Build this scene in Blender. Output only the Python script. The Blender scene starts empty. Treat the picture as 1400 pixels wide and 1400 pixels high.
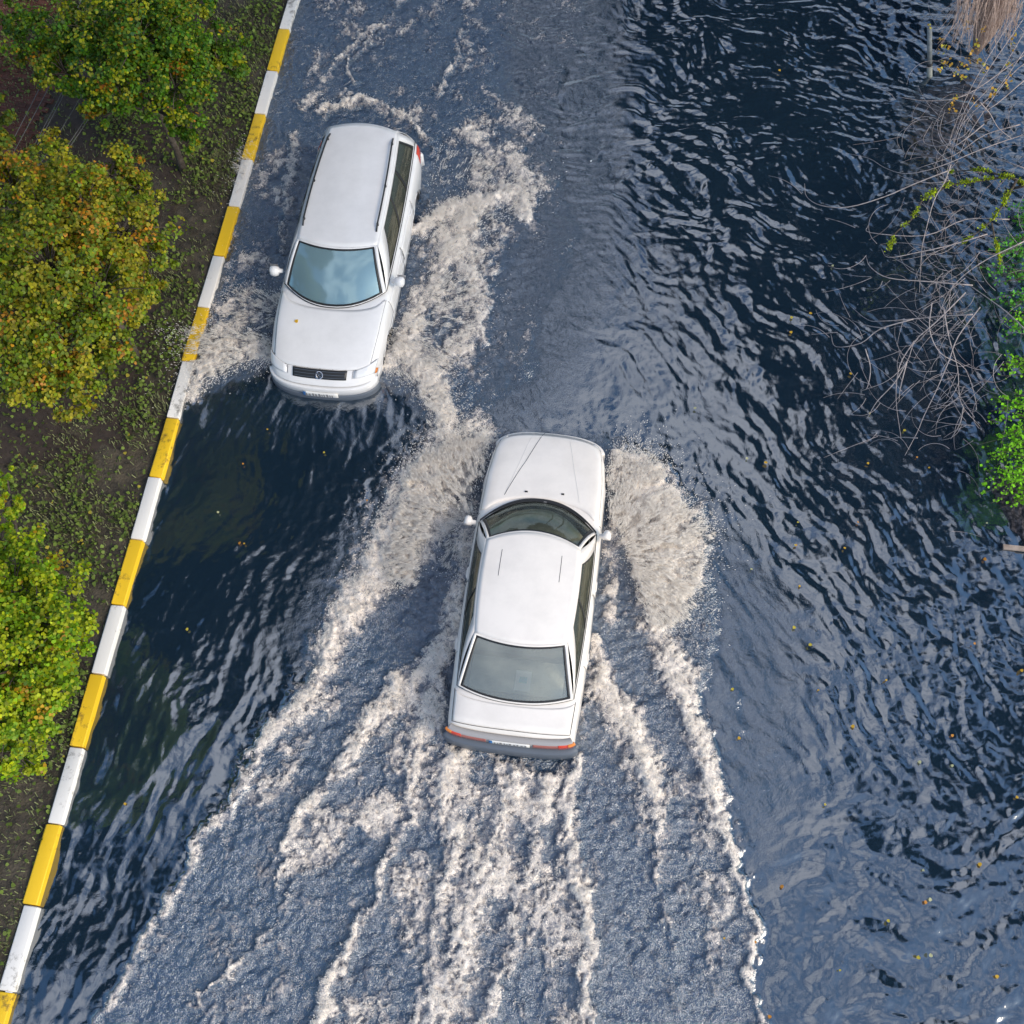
import bpy, bmesh, math, random
import numpy as np
from mathutils import Vector, Matrix
R = math.radians
C = bpy.context.scene.collection
random.seed(7); rng = np.random.default_rng(7)

# ------------------------------------------------------------ camera, light, sky
F, TH, RO, H = 1599.65, 0.4423, 0.070, 15.12        # focal (px of 1400), tilt from nadir, roll, height over the water
scn = bpy.context.scene
cd = bpy.data.cameras.new('camera'); cam = bpy.data.objects.new('camera', cd); C.objects.link(cam)
cam.location = (0, 0, H)
cam.rotation_euler = (Matrix.Rotation(TH, 4, 'X') @ Matrix.Rotation(-RO, 4, 'Z')).to_euler()
cd.sensor_width = 36; cd.lens = 36 * F / 1400; cd.clip_end = 2000
scn.camera = cam
SUN_EL, SUN_AZ = R(36), R(122)                        # azimuth clockwise from +Y
sd = bpy.data.lights.new('sun', 'SUN'); so = bpy.data.objects.new('sun', sd); C.objects.link(so)
sd.energy = 2.8; sd.angle = R(25); sd.color = (1.0, .85, .66)
so.rotation_euler = (R(90) - SUN_EL, 0, R(180) - SUN_AZ)
so.location = (5, -5, 30)
w = bpy.data.worlds.new('World'); scn.world = w; w.use_nodes = True
nt = w.node_tree; nt.nodes.clear(); L = nt.links.new
out = nt.nodes.new('ShaderNodeOutputWorld'); bg = nt.nodes.new('ShaderNodeBackground'); bg.inputs[1].default_value = .10
sky = nt.nodes.new('ShaderNodeTexSky'); sky.sky_type = 'NISHITA'; sky.sun_disc = False
sky.sun_elevation = SUN_EL; sky.sun_rotation = SUN_AZ; sky.air_density = 1.2; sky.dust_density = 1.5
tc = nt.nodes.new('ShaderNodeTexCoord')
nz = nt.nodes.new('ShaderNodeTexNoise'); nz.inputs['Scale'].default_value = 4.2; nz.inputs['Detail'].default_value = 5
nz.inputs['Roughness'].default_value = .55
rp = nt.nodes.new('ShaderNodeValToRGB'); rp.color_ramp.elements[0].position = .40; rp.color_ramp.elements[1].position = .55
mx = nt.nodes.new('ShaderNodeMix'); mx.data_type = 'RGBA'
sc2 = nt.nodes.new('ShaderNodeMix'); sc2.data_type = 'RGBA'; sc2.blend_type = 'MULTIPLY'; sc2.inputs[0].default_value = 1
sc2.inputs[7].default_value = (1.15, 1.45, 1.75, 1)
L(tc.outputs['Generated'], nz.inputs['Vector']); sx_ = nt.nodes.new('ShaderNodeSeparateXYZ'); L(tc.outputs['Generated'], sx_.inputs[0])
ab = nt.nodes.new('ShaderNodeMath'); ab.operation = 'ABSOLUTE'; L(sx_.outputs[0], ab.inputs[0])
mu = nt.nodes.new('ShaderNodeMath'); mu.operation = 'MULTIPLY_ADD'; L(ab.outputs[0], mu.inputs[0]); mu.inputs[1].default_value = -.32; mu.inputs[2].default_value = .045
ad = nt.nodes.new('ShaderNodeMath'); ad.operation = 'ADD'; L(nz.outputs['Fac'], ad.inputs[0]); L(mu.outputs[0], ad.inputs[1]); L(ad.outputs[0], rp.inputs['Fac']); L(rp.outputs['Color'], mx.inputs[0])
L(sky.outputs[0], sc2.inputs[6]); L(sc2.outputs[2], mx.inputs[6]); mx.inputs[7].default_value = (8.9, 9.6, 11.2, 1)
L(mx.outputs[2], bg.inputs[0]); L(bg.outputs[0], out.inputs[0])
vs = scn.view_settings; vs.view_transform = 'Standard'; vs.look = 'None'; vs.gamma = 1; vs.use_curve_mapping = False
vs.exposure = 0.16
scn.cycles.max_bounces = 10; scn.cycles.diffuse_bounces = 8; scn.cycles.glossy_bounces = 3
scn.cycles.transparent_max_bounces = 10; scn.cycles.transmission_bounces = 3

# ------------------------------------------------------------ helpers
ct, st = math.cos(TH), math.sin(TH); cr, sr = math.cos(RO), math.sin(RO)
def at(px, py, z=0.0):                                # a point of the photograph (1400 px) -> world X, Y at height z
    px = np.asarray(px, float); py = np.asarray(py, float)
    a = px - 700; b = 700 - py
    u = (a * cr + b * sr) / F; v = (-a * sr + b * cr) / F
    dx, dy, dz = u, v * ct + st, v * st - ct
    k = (z - H) / dz
    return np.stack([dx * k, dy * k], -1)
def P3(px, py, z=0.0):
    a = at(px, py, z); return Vector((float(a[0]), float(a[1]), z))
def link(o, parent=None):
    C.objects.link(o)
    if parent is not None: o.parent = parent
    return o
def tag(o, label=None, cat=None, group=None, kind=None):
    if label: o['label'] = label
    if cat: o['category'] = cat
    if group: o['group'] = group
    if kind: o['kind'] = kind
    return o
def empty(name, loc=(0, 0, 0), rz=0.0):
    o = bpy.data.objects.new(name, None); o.location = loc; o.rotation_euler = (0, 0, rz); o.empty_display_size = .1
    return link(o)
def mesh(name, V, Fc, mat, parent=None, smooth=False, col=None, uvs=None):
    me = bpy.data.meshes.new(name)
    me.from_pydata([tuple(map(float, v)) for v in V], [], [tuple(map(int, f)) for f in Fc])
    me.update()
    if mat: me.materials.append(mat)
    if smooth: me.shade_smooth()
    return link(bpy.data.objects.new(name, me), parent)
def fastmesh(name, V, Q, mat, parent=None, smooth=False, attrs=None, colors=None):
    """V (n,3), Q (m,k) numpy; attrs: float point attributes; colors: per-point rgb"""
    me = bpy.data.meshes.new(name); V = np.asarray(V, np.float32); Q = np.asarray(Q, np.int32)
    n, (m, k) = len(V), Q.shape
    me.vertices.add(n); me.vertices.foreach_set('co', V.ravel())
    me.loops.add(m * k); me.loops.foreach_set('vertex_index', Q.ravel())
    me.polygons.add(m); me.polygons.foreach_set('loop_start', np.arange(0, m * k, k, dtype=np.int32))
    try: me.polygons.foreach_set('loop_total', np.full(m, k, np.int32))
    except Exception: pass
    for nm, a in (attrs or {}).items():
        at_ = me.attributes.new(nm, 'FLOAT', 'POINT'); at_.data.foreach_set('value', np.asarray(a, np.float32).ravel())
    if colors is not None:
        ca = me.attributes.new('tint', 'FLOAT_COLOR', 'POINT')
        cc = np.ones((n, 4), np.float32); cc[:, :3] = colors; ca.data.foreach_set('color', cc.ravel())
    me.materials.append(mat); me.update(calc_edges=True)
    if smooth: me.shade_smooth()
    return link(bpy.data.objects.new(name, me), parent)

def principled(name, col, rough=.5, **kw):
    m = bpy.data.materials.new(name); m.use_nodes = True
    b = m.node_tree.nodes['Principled BSDF']; b.inputs['Base Color'].default_value = (*col, 1); b.inputs['Roughness'].default_value = rough
    for k, v in kw.items(): b.inputs[k.replace('_', ' ')].default_value = v
    return m
def nd(m, t, **kw):
    n = m.node_tree.nodes.new(t)
    for k, v in kw.items():
        if k in n.inputs.keys(): n.inputs[k].default_value = v
        else: setattr(n, k, v)
    return n
def lk(m, a, b): m.node_tree.links.new(a, b)
def noisy(name, c1, c2, scale=8, rough=.8, bump=.3, detail=6, lo=.35, hi=.65, dist=.02, **kw):
    m = principled(name, c1, rough, **kw); b = m.node_tree.nodes['Principled BSDF']
    t = nd(m, 'ShaderNodeTexCoord'); n = nd(m, 'ShaderNodeTexNoise', Scale=scale, Detail=detail, Roughness=.6)
    r = nd(m, 'ShaderNodeValToRGB'); r.color_ramp.elements[0].position = lo; r.color_ramp.elements[1].position = hi
    r.color_ramp.elements[0].color = (*c1, 1); r.color_ramp.elements[1].color = (*c2, 1)
    lk(m, t.outputs['Object'], n.inputs['Vector']); lk(m, n.outputs['Fac'], r.inputs['Fac']); lk(m, r.outputs['Color'], b.inputs['Base Color'])
    if bump:
        n2 = nd(m, 'ShaderNodeTexNoise', Scale=scale * 6, Detail=5)
        bp = nd(m, 'ShaderNodeBump', Strength=bump, Distance=dist)
        lk(m, t.outputs['Object'], n2.inputs['Vector']); lk(m, n2.outputs['Fac'], bp.inputs['Height']); lk(m, bp.outputs['Normal'], b.inputs['Normal'])
    return m
def tinted(name, rough=.5, trans=.25, spec=.3):        # own colour of each leaf / blade from the 'tint' attribute
    m = bpy.data.materials.new(name); m.use_nodes = True
    b = m.node_tree.nodes['Principled BSDF']; o = m.node_tree.nodes['Material Output']
    a = nd(m, 'ShaderNodeAttribute'); a.attribute_name = 'tint'
    lk(m, a.outputs['Color'], b.inputs['Base Color']); b.inputs['Roughness'].default_value = rough
    b.inputs['Specular IOR Level'].default_value = spec
    if trans:
        t = nd(m, 'ShaderNodeBsdfTranslucent'); x = nd(m, 'ShaderNodeMixShader'); x.inputs[0].default_value = trans
        lk(m, a.outputs['Color'], t.inputs['Color']); lk(m, b.outputs[0], x.inputs[1]); lk(m, t.outputs[0], x.inputs[2]); lk(m, x.outputs[0], o.inputs[0])
    return m

# numpy value noise
_T = rng.random((256, 256)).astype(np.float32)
def vn(x, y, seed=0):
    x = x + seed * 17.31; y = y + seed * 9.77
    xi = np.floor(x).astype(np.int64); yi = np.floor(y).astype(np.int64); fx = x - xi; fy = y - yi
    fx = fx * fx * fx * (fx * (fx * 6 - 15) + 10); fy = fy * fy * fy * (fy * (fy * 6 - 15) + 10)
    g = lambda i, j: _T[(xi + i) & 255, (yi + j) & 255]
    return (g(0, 0) * (1 - fx) + g(1, 0) * fx) * (1 - fy) + (g(0, 1) * (1 - fx) + g(1, 1) * fx) * fy
def fbm(x, y, o=4, seed=0, rough=.5):
    s = 0; a = 1; t = 0
    for i in range(o):
        c, q = math.cos(.6 * i), math.sin(.6 * i)
        s = s + a * vn((x * c - y * q) * 2 ** i, (x * q + y * c) * 2 ** i, seed + 3 * i); t += a; a *= rough
    return s / t
def smooth(a, b, x): t = np.clip((x - a) / (b - a), 0, 1); return t * t * (3 - 2 * t)

# ------------------------------------------------------------ world measures
KX, KY, KH = -3.5318, 16.9352, .192                   # kerb: first joint, heading
KD = np.array([-math.sin(KH), -math.cos(KH)])        # towards the bottom of the picture
KR = np.array([math.cos(KH), -math.sin(KH)])         # towards the road
KW = .19
def kerb_s(X, Y): return (X - KX) * KR[0] + (Y - KY) * KR[1]

# ------------------------------------------------------------ water
gx0, gx1, gy0, gy1, gs = -7.6, 10.4, -1.9, 18.9, .0240
xs = np.arange(gx0, gx1, gs); ys = np.arange(gy0, gy1, gs); nx, ny = len(xs), len(ys)
X, Y = np.meshgrid(xs, ys)                             # (ny,nx)
shape = X.shape
def stroke(pts):
    """pts: (px,py,width_px,intensity) -> max-density, arclength-free. Width in px at that place, turned into metres"""
    D = np.zeros(shape, np.float32)
    for (a, b) in zip(pts[:-1], pts[1:]):
        p, q = at(a[0], a[1]), at(b[0], b[1])
        wa = a[2] / 84.0; wb = b[2] / 84.0
        m = 3 * max(wa, wb)
        i0, i1 = np.searchsorted(xs, [min(p[0], q[0]) - m, max(p[0], q[0]) + m]); j0, j1 = np.searchsorted(ys, [min(p[1], q[1]) - m, max(p[1], q[1]) + m])
        if i1 <= i0 or j1 <= j0: continue
        sx, sy = WX[j0:j1, i0:i1], WY[j0:j1, i0:i1]
        d = q - p; t = np.clip(((sx - p[0]) * d[0] + (sy - p[1]) * d[1]) / (d @ d), 0, 1)
        dist = np.hypot(sx - p[0] - t * d[0], sy - p[1] - t * d[1]); ww = wa + (wb - wa) * t
        val = (a[3] + (b[3] - a[3]) * t) * np.exp(-(dist / ww) ** 2)
        D[j0:j1, i0:i1] = np.maximum(D[j0:j1, i0:i1], val)
    return D
def poly(pts, soft=.12):
    """soft polygon mask by signed distance"""
    pp = at([p[0] for p in pts], [p[1] for p in pts]); inside = np.zeros(shape, bool); dm = np.full(shape, 9.0, np.float32)
    for p, q in zip(pp, np.roll(pp, -1, 0)):
        if abs(q[1] - p[1]) > 1e-9:
            c = ((p[1] > WY) != (q[1] > WY)) & (WX < (q[0] - p[0]) * (WY - p[1]) / (q[1] - p[1]) + p[0]); inside ^= c
        d = q - p; t = np.clip(((WX - p[0]) * d[0] + (WY - p[1]) * d[1]) / (d @ d), 0, 1)
        dm = np.minimum(dm, np.hypot(WX - p[0] - t * d[0], WY - p[1] - t * d[1]))
    return smooth(-soft, soft, np.where(inside, dm, -dm))
# warped coordinates give every drawn edge a ragged outline
WX = X + .34 * (fbm(X * 1.6, Y * 1.6, 5, 11, .66) - .5) + .18 * (fbm(X * 9, Y * 9, 3, 15) - .5)
WY = Y + .34 * (fbm(X * 1.6, Y * 1.6, 5, 12, .66) - .5) + .18 * (fbm(X * 9, Y * 9, 3, 16) - .5)

zoneA = poly([(400, -60), (800, -60), (800, 40), (760, 130), (770, 240), (790, 330), (745, 420), (730, 520), (665, 560), (620, 620), (560, 545), (520, 520), (370, 500), (250, 545), (300, 330)], .10)
zoneB = poly([(650, 590), (560, 640), (500, 760), (420, 930), (330, 1090), (250, 1200), (120, 1420), (60, 1580), (1064, 1600), (1045, 1440), (1030, 1280), (995, 1150), (955, 960), (985, 850), (960, 700), (850, 610)], .14)
edge = poly([(800, -60), (860, -60), (840, 120), (850, 260), (830, 420), (760, 560), (690, 600), (640, 600), (740, 400), (770, 200)], .5)
edge2 = poly([(960, 700), (1010, 740), (1090, 850), (1100, 1000), (1040, 1180), (990, 1120), (960, 960)], .45)
edge3 = poly([(560, 640), (470, 720), (400, 860), (420, 930), (520, 760)], .3)
front = poly([(360, 520), (240, 560), (230, 620), (420, 600), (600, 640), (580, 560), (520, 525)], .3)

ridges = [  # sedan
 [(650,600,34,1),(600,630,40,1),(555,690,44,.95),(530,740,40,.95),(500,800,34,.95),(465,860,24,.95),(430,935,18,.9),(385,985,17,.85),(335,1065,12,.75),(290,1130,10,.7),(240,1210,8,.65),(200,1285,7,.6),(150,1370,6,.6),(120,1420,6,.6)],
 [(650,790,14,.7),(635,850,20,.8),(600,905,22,.95),(545,945,20,.95),(490,1010,18,.9),(440,1080,16,.85),(400,1150,12,.75),(385,1205,9,.6)],
 [(600,640,30,1),(585,700,26,.9),(585,760,20,.8)],
 [(866,640,30,1),(890,690,44,1),(905,750,40,1),(900,800,34,.95),(895,850,26,.9),(920,915,22,.95),(942,980,18,.95),(962,1050,16,.85),(980,1110,14,.85),(1000,1180,11,.75),(1018,1240,8,.7),(1030,1310,7,.7),(1036,1420,7,.7)],
 [(812,880,12,1),(822,940,20,1),(855,985,22,1),(885,1040,20,1),(895,1090,18,.9),(905,1140,14,.75),(905,1200,10,.6),(925,1290,8,.45)],
 [(790,1040,10,.8),(775,1080,14,.95),(782,1150,12,.9),(800,1220,13,.95),(806,1280,12,.95),(800,1340,9,.85),(805,1400,9,.8)],
 [(560,1010,16,.8),(570,1060,14,.8),(568,1120,9,.8),(540,1160,8,.7),(525,1210,9,.8),(490,1260,9,.8),(470,1310,8,.8),(445,1370,12,.9),(430,1420,14,.9)],
 [(620,1050,26,.9),(612,1100,22,.85),(625,1160,18,.8),(612,1230,16,.8),(590,1300,14,.75),(580,1400,16,.75)],
 [(700,1060,34,.75),(690,1120,30,.7),(650,1220,26,.75),(640,1290,26,.75),(600,1370,30,.75)],
 [(745,1070,22,.85),(740,1150,16,.75),(720,1220,14,.7),(690,1300,16,.7),(660,1390,18,.7)],
 [(600,900,18,.8),(590,960,24,.85),(570,1010,30,.8)],
 [(260,1370,5,.6),(300,1330,6,.6),(360,1290,7,.55),(400,1230,7,.5)],
 [(640,720,14,.75),(628,790,14,.8),(618,850,14,.8)],
 [(840,700,14,.8),(838,780,12,.8),(832,850,14,.8)],
 [(850,1020,14,.7),(870,1090,16,.6),(880,1160,14,.45)],
 [(860,1250,14,.45),(900,1300,16,.4),(930,1380,16,.4)],
 # estate
 [(525,498,16,1),(558,478,22,1),(590,520,24,.9),(608,565,22,.95),(615,610,18,.95)],
 [(545,480,20,1),(575,425,22,.95),(600,380,20,.95),(622,340,22,1),(640,300,22,1)],
 [(572,318,14,1),(605,296,24,1),(650,285,26,1),(690,270,24,.9),(722,255,20,.85),(715,300,12,.85)],
 [(605,320,14,.9),(640,370,24,.85),(650,430,20,.7),(665,470,10,.7)],
 [(628,180,10,.7),(660,200,22,.8),(700,225,22,.8),(728,258,18,.8)],
 [(372,486,14,1),(340,478,24,.95),(305,482,26,.9),(275,510,18,.85),(262,545,12,.7)],
 [(385,410,18,.75),(350,430,30,.6),(310,450,26,.7),(262,470,16,.7)],
 [(325,330,12,.5),(310,390,14,.55),(295,430,16,.6)],
 [(405,190,12,.7),(398,240,14,.7),(390,290,14,.7),(384,340,10,.6)],
 [(440,152,10,.8),(490,140,12,.8),(540,160,10,.7),(572,180,9,.7),(590,210,6,.6)],
 [(418,150,14,.6),(455,95,9,.65),(495,55,8,.65),(530,25,7,.55),(560,-10,7,.5)],
 [(480,110,6,.7),(478,90,5,.7),(525,40,5,.6)],
 [(600,130,10,.6),(612,110,8,.7),(628,85,7,.8),(622,60,7,.5),(650,10,7,.5)],
 [(660,120,20,.4),(700,150,20,.5),(745,180,16,.5)],
]
foam = np.zeros(shape, np.float32)
soft_n = fbm(X * 4.5, Y * 4.5, 4, 25, .6)
for r in ridges:
    foam = np.maximum(foam, stroke(r) * np.clip(.80 + .4 * soft_n, .7, 1.1)); foam = np.maximum(foam, .62 * stroke([(a, b, c_ * 1.8, d) for a, b, c_, d in r]) * (.4 + soft_n))
ridge = foam.copy()
ux0 = X + .5 * (fbm(X * 1.3, Y * 1.3, 3, 31) - .5); uy0 = Y + .5 * (fbm(X * 1.3, Y * 1.3, 3, 32) - .5)
modn = np.clip(-.15 + 2.3 * fbm(ux0 * 2.6, uy0 * 2.2, 4, 30, .62), .0, 1.6)
plumes = np.maximum(poly([(668,600),(640,588),(600,605),(560,650),(535,720),(520,780),(560,810),(590,750),(640,720),(655,660)], .12) * .80,
                    poly([(834,635),(860,612),(905,640),(940,700),(965,740),(955,800),(930,850),(890,850),(860,790),(840,700)], .12) * .84)
lace = np.maximum.reduce([
    poly([(600,1000),(560,1050),(530,1200),(440,1440),(830,1440),(810,1200),(790,1040)], .25) * .45,
    poly([(560,930),(500,1010),(400,1150),(390,1210),(540,1160),(610,1040),(610,950)], .15) * .50,
    poly([(580,860),(640,720),(655,720),(630,900),(610,960)], .12) * .55,
    poly([(425,930),(330,1080),(330,1130),(400,1090),(450,1010),(470,930)], .15) * .42,
    poly([(870,1050),(900,1400),(1035,1420),(1000,1180),(960,1000)], .2) * .36,
    poly([(590,540),(650,500),(690,380),(720,330),(660,280),(560,330),(550,480)], .15) * .52,
    poly([(600,180),(700,130),(770,190),(745,300),(690,290),(590,260)], .2) * .45,
    poly([(400,150),(300,330),(255,500),(370,490),(385,350)], .2) * .50,
    poly([(400,-60),(700,-60),(680,160),(400,200)], .3) * .36,
    zoneA * .27, zoneB * .27])
foam = np.maximum.reduce([foam * (.80 + .20 * modn), plumes * (.7 + .3 * modn), lace * modn])
fade = poly([(690, -60), (820, -60), (820, 40), (790, 130), (790, 240), (800, 330), (760, 420), (720, 530), (655, 560), (660, 440), (700, 330), (690, 150)], .3)
turb = np.clip(np.maximum(zoneA * (1 - .7 * fade), zoneB), 0, 1)
semi = np.clip(np.maximum.reduce([edge * .75, edge2 * .7, edge3 * .7, front * .25]), 0, 1)

# heights ---------------------------------------------------------
def aniso(px_a, px_b, ls, lt, seed, warp=.25, o=4):
    p, q = at(*px_a), at(*px_b); d = (q - p) / np.linalg.norm(q - p); n = np.array([-d[1], d[0]])
    wx = X + warp * (fbm(X * .7, Y * .7, 2, seed) - .5) * 2; wy = Y + warp * (fbm(X * .7, Y * .7, 2, seed + 1) - .5) * 2
    s = (wx * n[0] + wy * n[1]) / ls; t = (wx * d[0] + wy * d[1]) / lt
    return fbm(s, t, o, seed + 2, .42) - .5
hl = aniso((180, 1180), (300, 900), .17, .50, 40)                      # left of the sedan wake
hr1 = aniso((850, 330), (930, 470), .20, .40, 50, .5, 3)                   # between the lanes
hr2 = aniso((1060, 1000), (1180, 1180), .15, .36, 60, .25)              # right, below
hr3 = aniso((900, 150), (1040, 175), .125, .28, 70, .6)                 # right, above
hr4 = aniso((1080, 1330), (1380, 1230), .26, .42, 75, .3)              # bottom right, broad patches
base = aniso((700, 700), (1000, 700), .55, .8, 80, .3, 2)
wl = smooth(1.2, -1.5, kerb_s(X, Y) - 3.0)
yy = Y; wr2 = smooth(9.5, 6.5, yy); wr3 = smooth(9.5, 12.5, yy); wr1 = np.clip(1 - wr2 - wr3, 0, 1)
wr4 = smooth(3.8, 2.2, yy) * smooth(2.0, 3.5, X)
calm = wl * hl * .85 + (1 - wl) * (wr1 * hr1 + wr2 * (1 - wr4) * hr2 + wr3 * hr3 + 1.25 * wr4 * hr4)
hh = .045 * calm + .022 * base
quiet = 1 - .55 * poly([(230, 620), (560, 640), (420, 900), (150, 900)], .6)   # the still dark patch ahead of the estate
hh *= quiet * (1 - .42 * poly([(770, 290), (900, 280), (1010, 480), (1000, 640), (860, 640), (700, 590)], .5))
small = fbm(X * 14, Y * 14, 3, 90, .5) - .5
hh += (.0045 * small + .004 * (fbm(X * 7.5, Y * 7.5, 2, 92) - .5)) * (1 + 1.3 * smooth(3.2, 5.5, X))
chop = 1 - np.abs(2 * fbm(WX * 3.2, WY * 3.2, 5, 95, .55) - 1)
chop2 = fbm(X * 11, Y * 11, 4, 99, .6) - .5
hh = hh * (1 - .6 * turb) + turb * (.054 * (chop - .6) + .030 * chop2 + .010 * (1 - np.abs(2 * fbm(X * 9 + 3 * fbm(X * 3, Y * 3, 2, 97), Y * 9, 4, 98, .6) - 1)))
hh += semi * .010 * chop2
hh += ridge ** 1.5 * (.060 + .05 * (fbm(X * 7, Y * 7, 4, 101, .6) - .3)) + np.clip(foam, 0, 1.2) * .035 * (fbm(X * 16, Y * 16, 3, 105, .6) - .3)
hh += plumes * .02
# lacy structure: warped ridges ranked so that the covered share follows the drawn density
ux = X + .34 * (fbm(X * 1.5, Y * 1.5, 3, 401, .6) - .5) + .12 * (fbm(X * 6, Y * 6, 3, 402, .6) - .5); uy = Y + .34 * (fbm(X * 1.5, Y * 1.5, 3, 403, .6) - .5) + .12 * (fbm(X * 6, Y * 6, 3, 404, .6) - .5)
rg = lambda f, sd, o: 1 - np.abs(2 * fbm(ux * f, uy * f, o, sd, .55) - 1)
Rr = .36 * rg(2.6, 411, 3) ** 2 + .38 * rg(6.0, 421, 3) ** 2 + .40 * rg(13, 431, 2) + .12 * fbm(X * 14, Y * 14, 2, 441)
qs = np.quantile(Rr[::7, ::7], np.linspace(0, 1, 201)); U = np.interp(Rr, qs, np.linspace(0, 1, 201))
dens = np.clip(foam, 0, 1.05); lacef = smooth(-.20, .12, U - (1 - .96 * np.clip(dens - .06, 0, 1) ** 1.25)) * smooth(.25, .5, dens)
hh += turb * .012 * aniso((500, 1100), (620, 1130), .10, .30, 450, .3, 3) * 2 + turb * .022 * (lacef - .3) + .014 * lacef
for k in range(90):                                     # rings of rain drops
    cx, cy = rng.uniform(gx0 + 2, gx1), rng.uniform(gy0, gy1); r0 = rng.uniform(.05, .22)
    i0, i1 = np.searchsorted(xs, [cx - .5, cx + .5]); j0, j1 = np.searchsorted(ys, [cy - .5, cy + .5])
    d = np.hypot(X[j0:j1, i0:i1] - cx, Y[j0:j1, i0:i1] - cy)
    hh[j0:j1, i0:i1] += .0022 * np.cos((d - r0) * 2 * math.pi / .055) * np.exp(-((d - r0) / .05) ** 2) * (1 - turb[j0:j1, i0:i1])
bl = np.minimum.reduce([X - gx0, gx1 - gs - X, Y - gy0, gy1 - gs - Y]); hh *= smooth(0, .5, bl)
keep = (kerb_s(X, Y) > KW - .06)
idx = np.arange(nx * ny).reshape(shape)
qk = keep[:-1, :-1] & keep[1:, :-1] & keep[:-1, 1:] & keep[1:, 1:]
Q = np.stack([idx[:-1, :-1][qk], idx[:-1, 1:][qk], idx[1:, 1:][qk], idx[1:, :-1][qk]], -1)
used = np.zeros(nx * ny, bool); used[Q.ravel()] = True; rem = np.cumsum(used) - 1
V = np.stack([X.ravel(), Y.ravel(), hh.ravel()], -1)[used]; Q = rem[Q]

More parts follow.
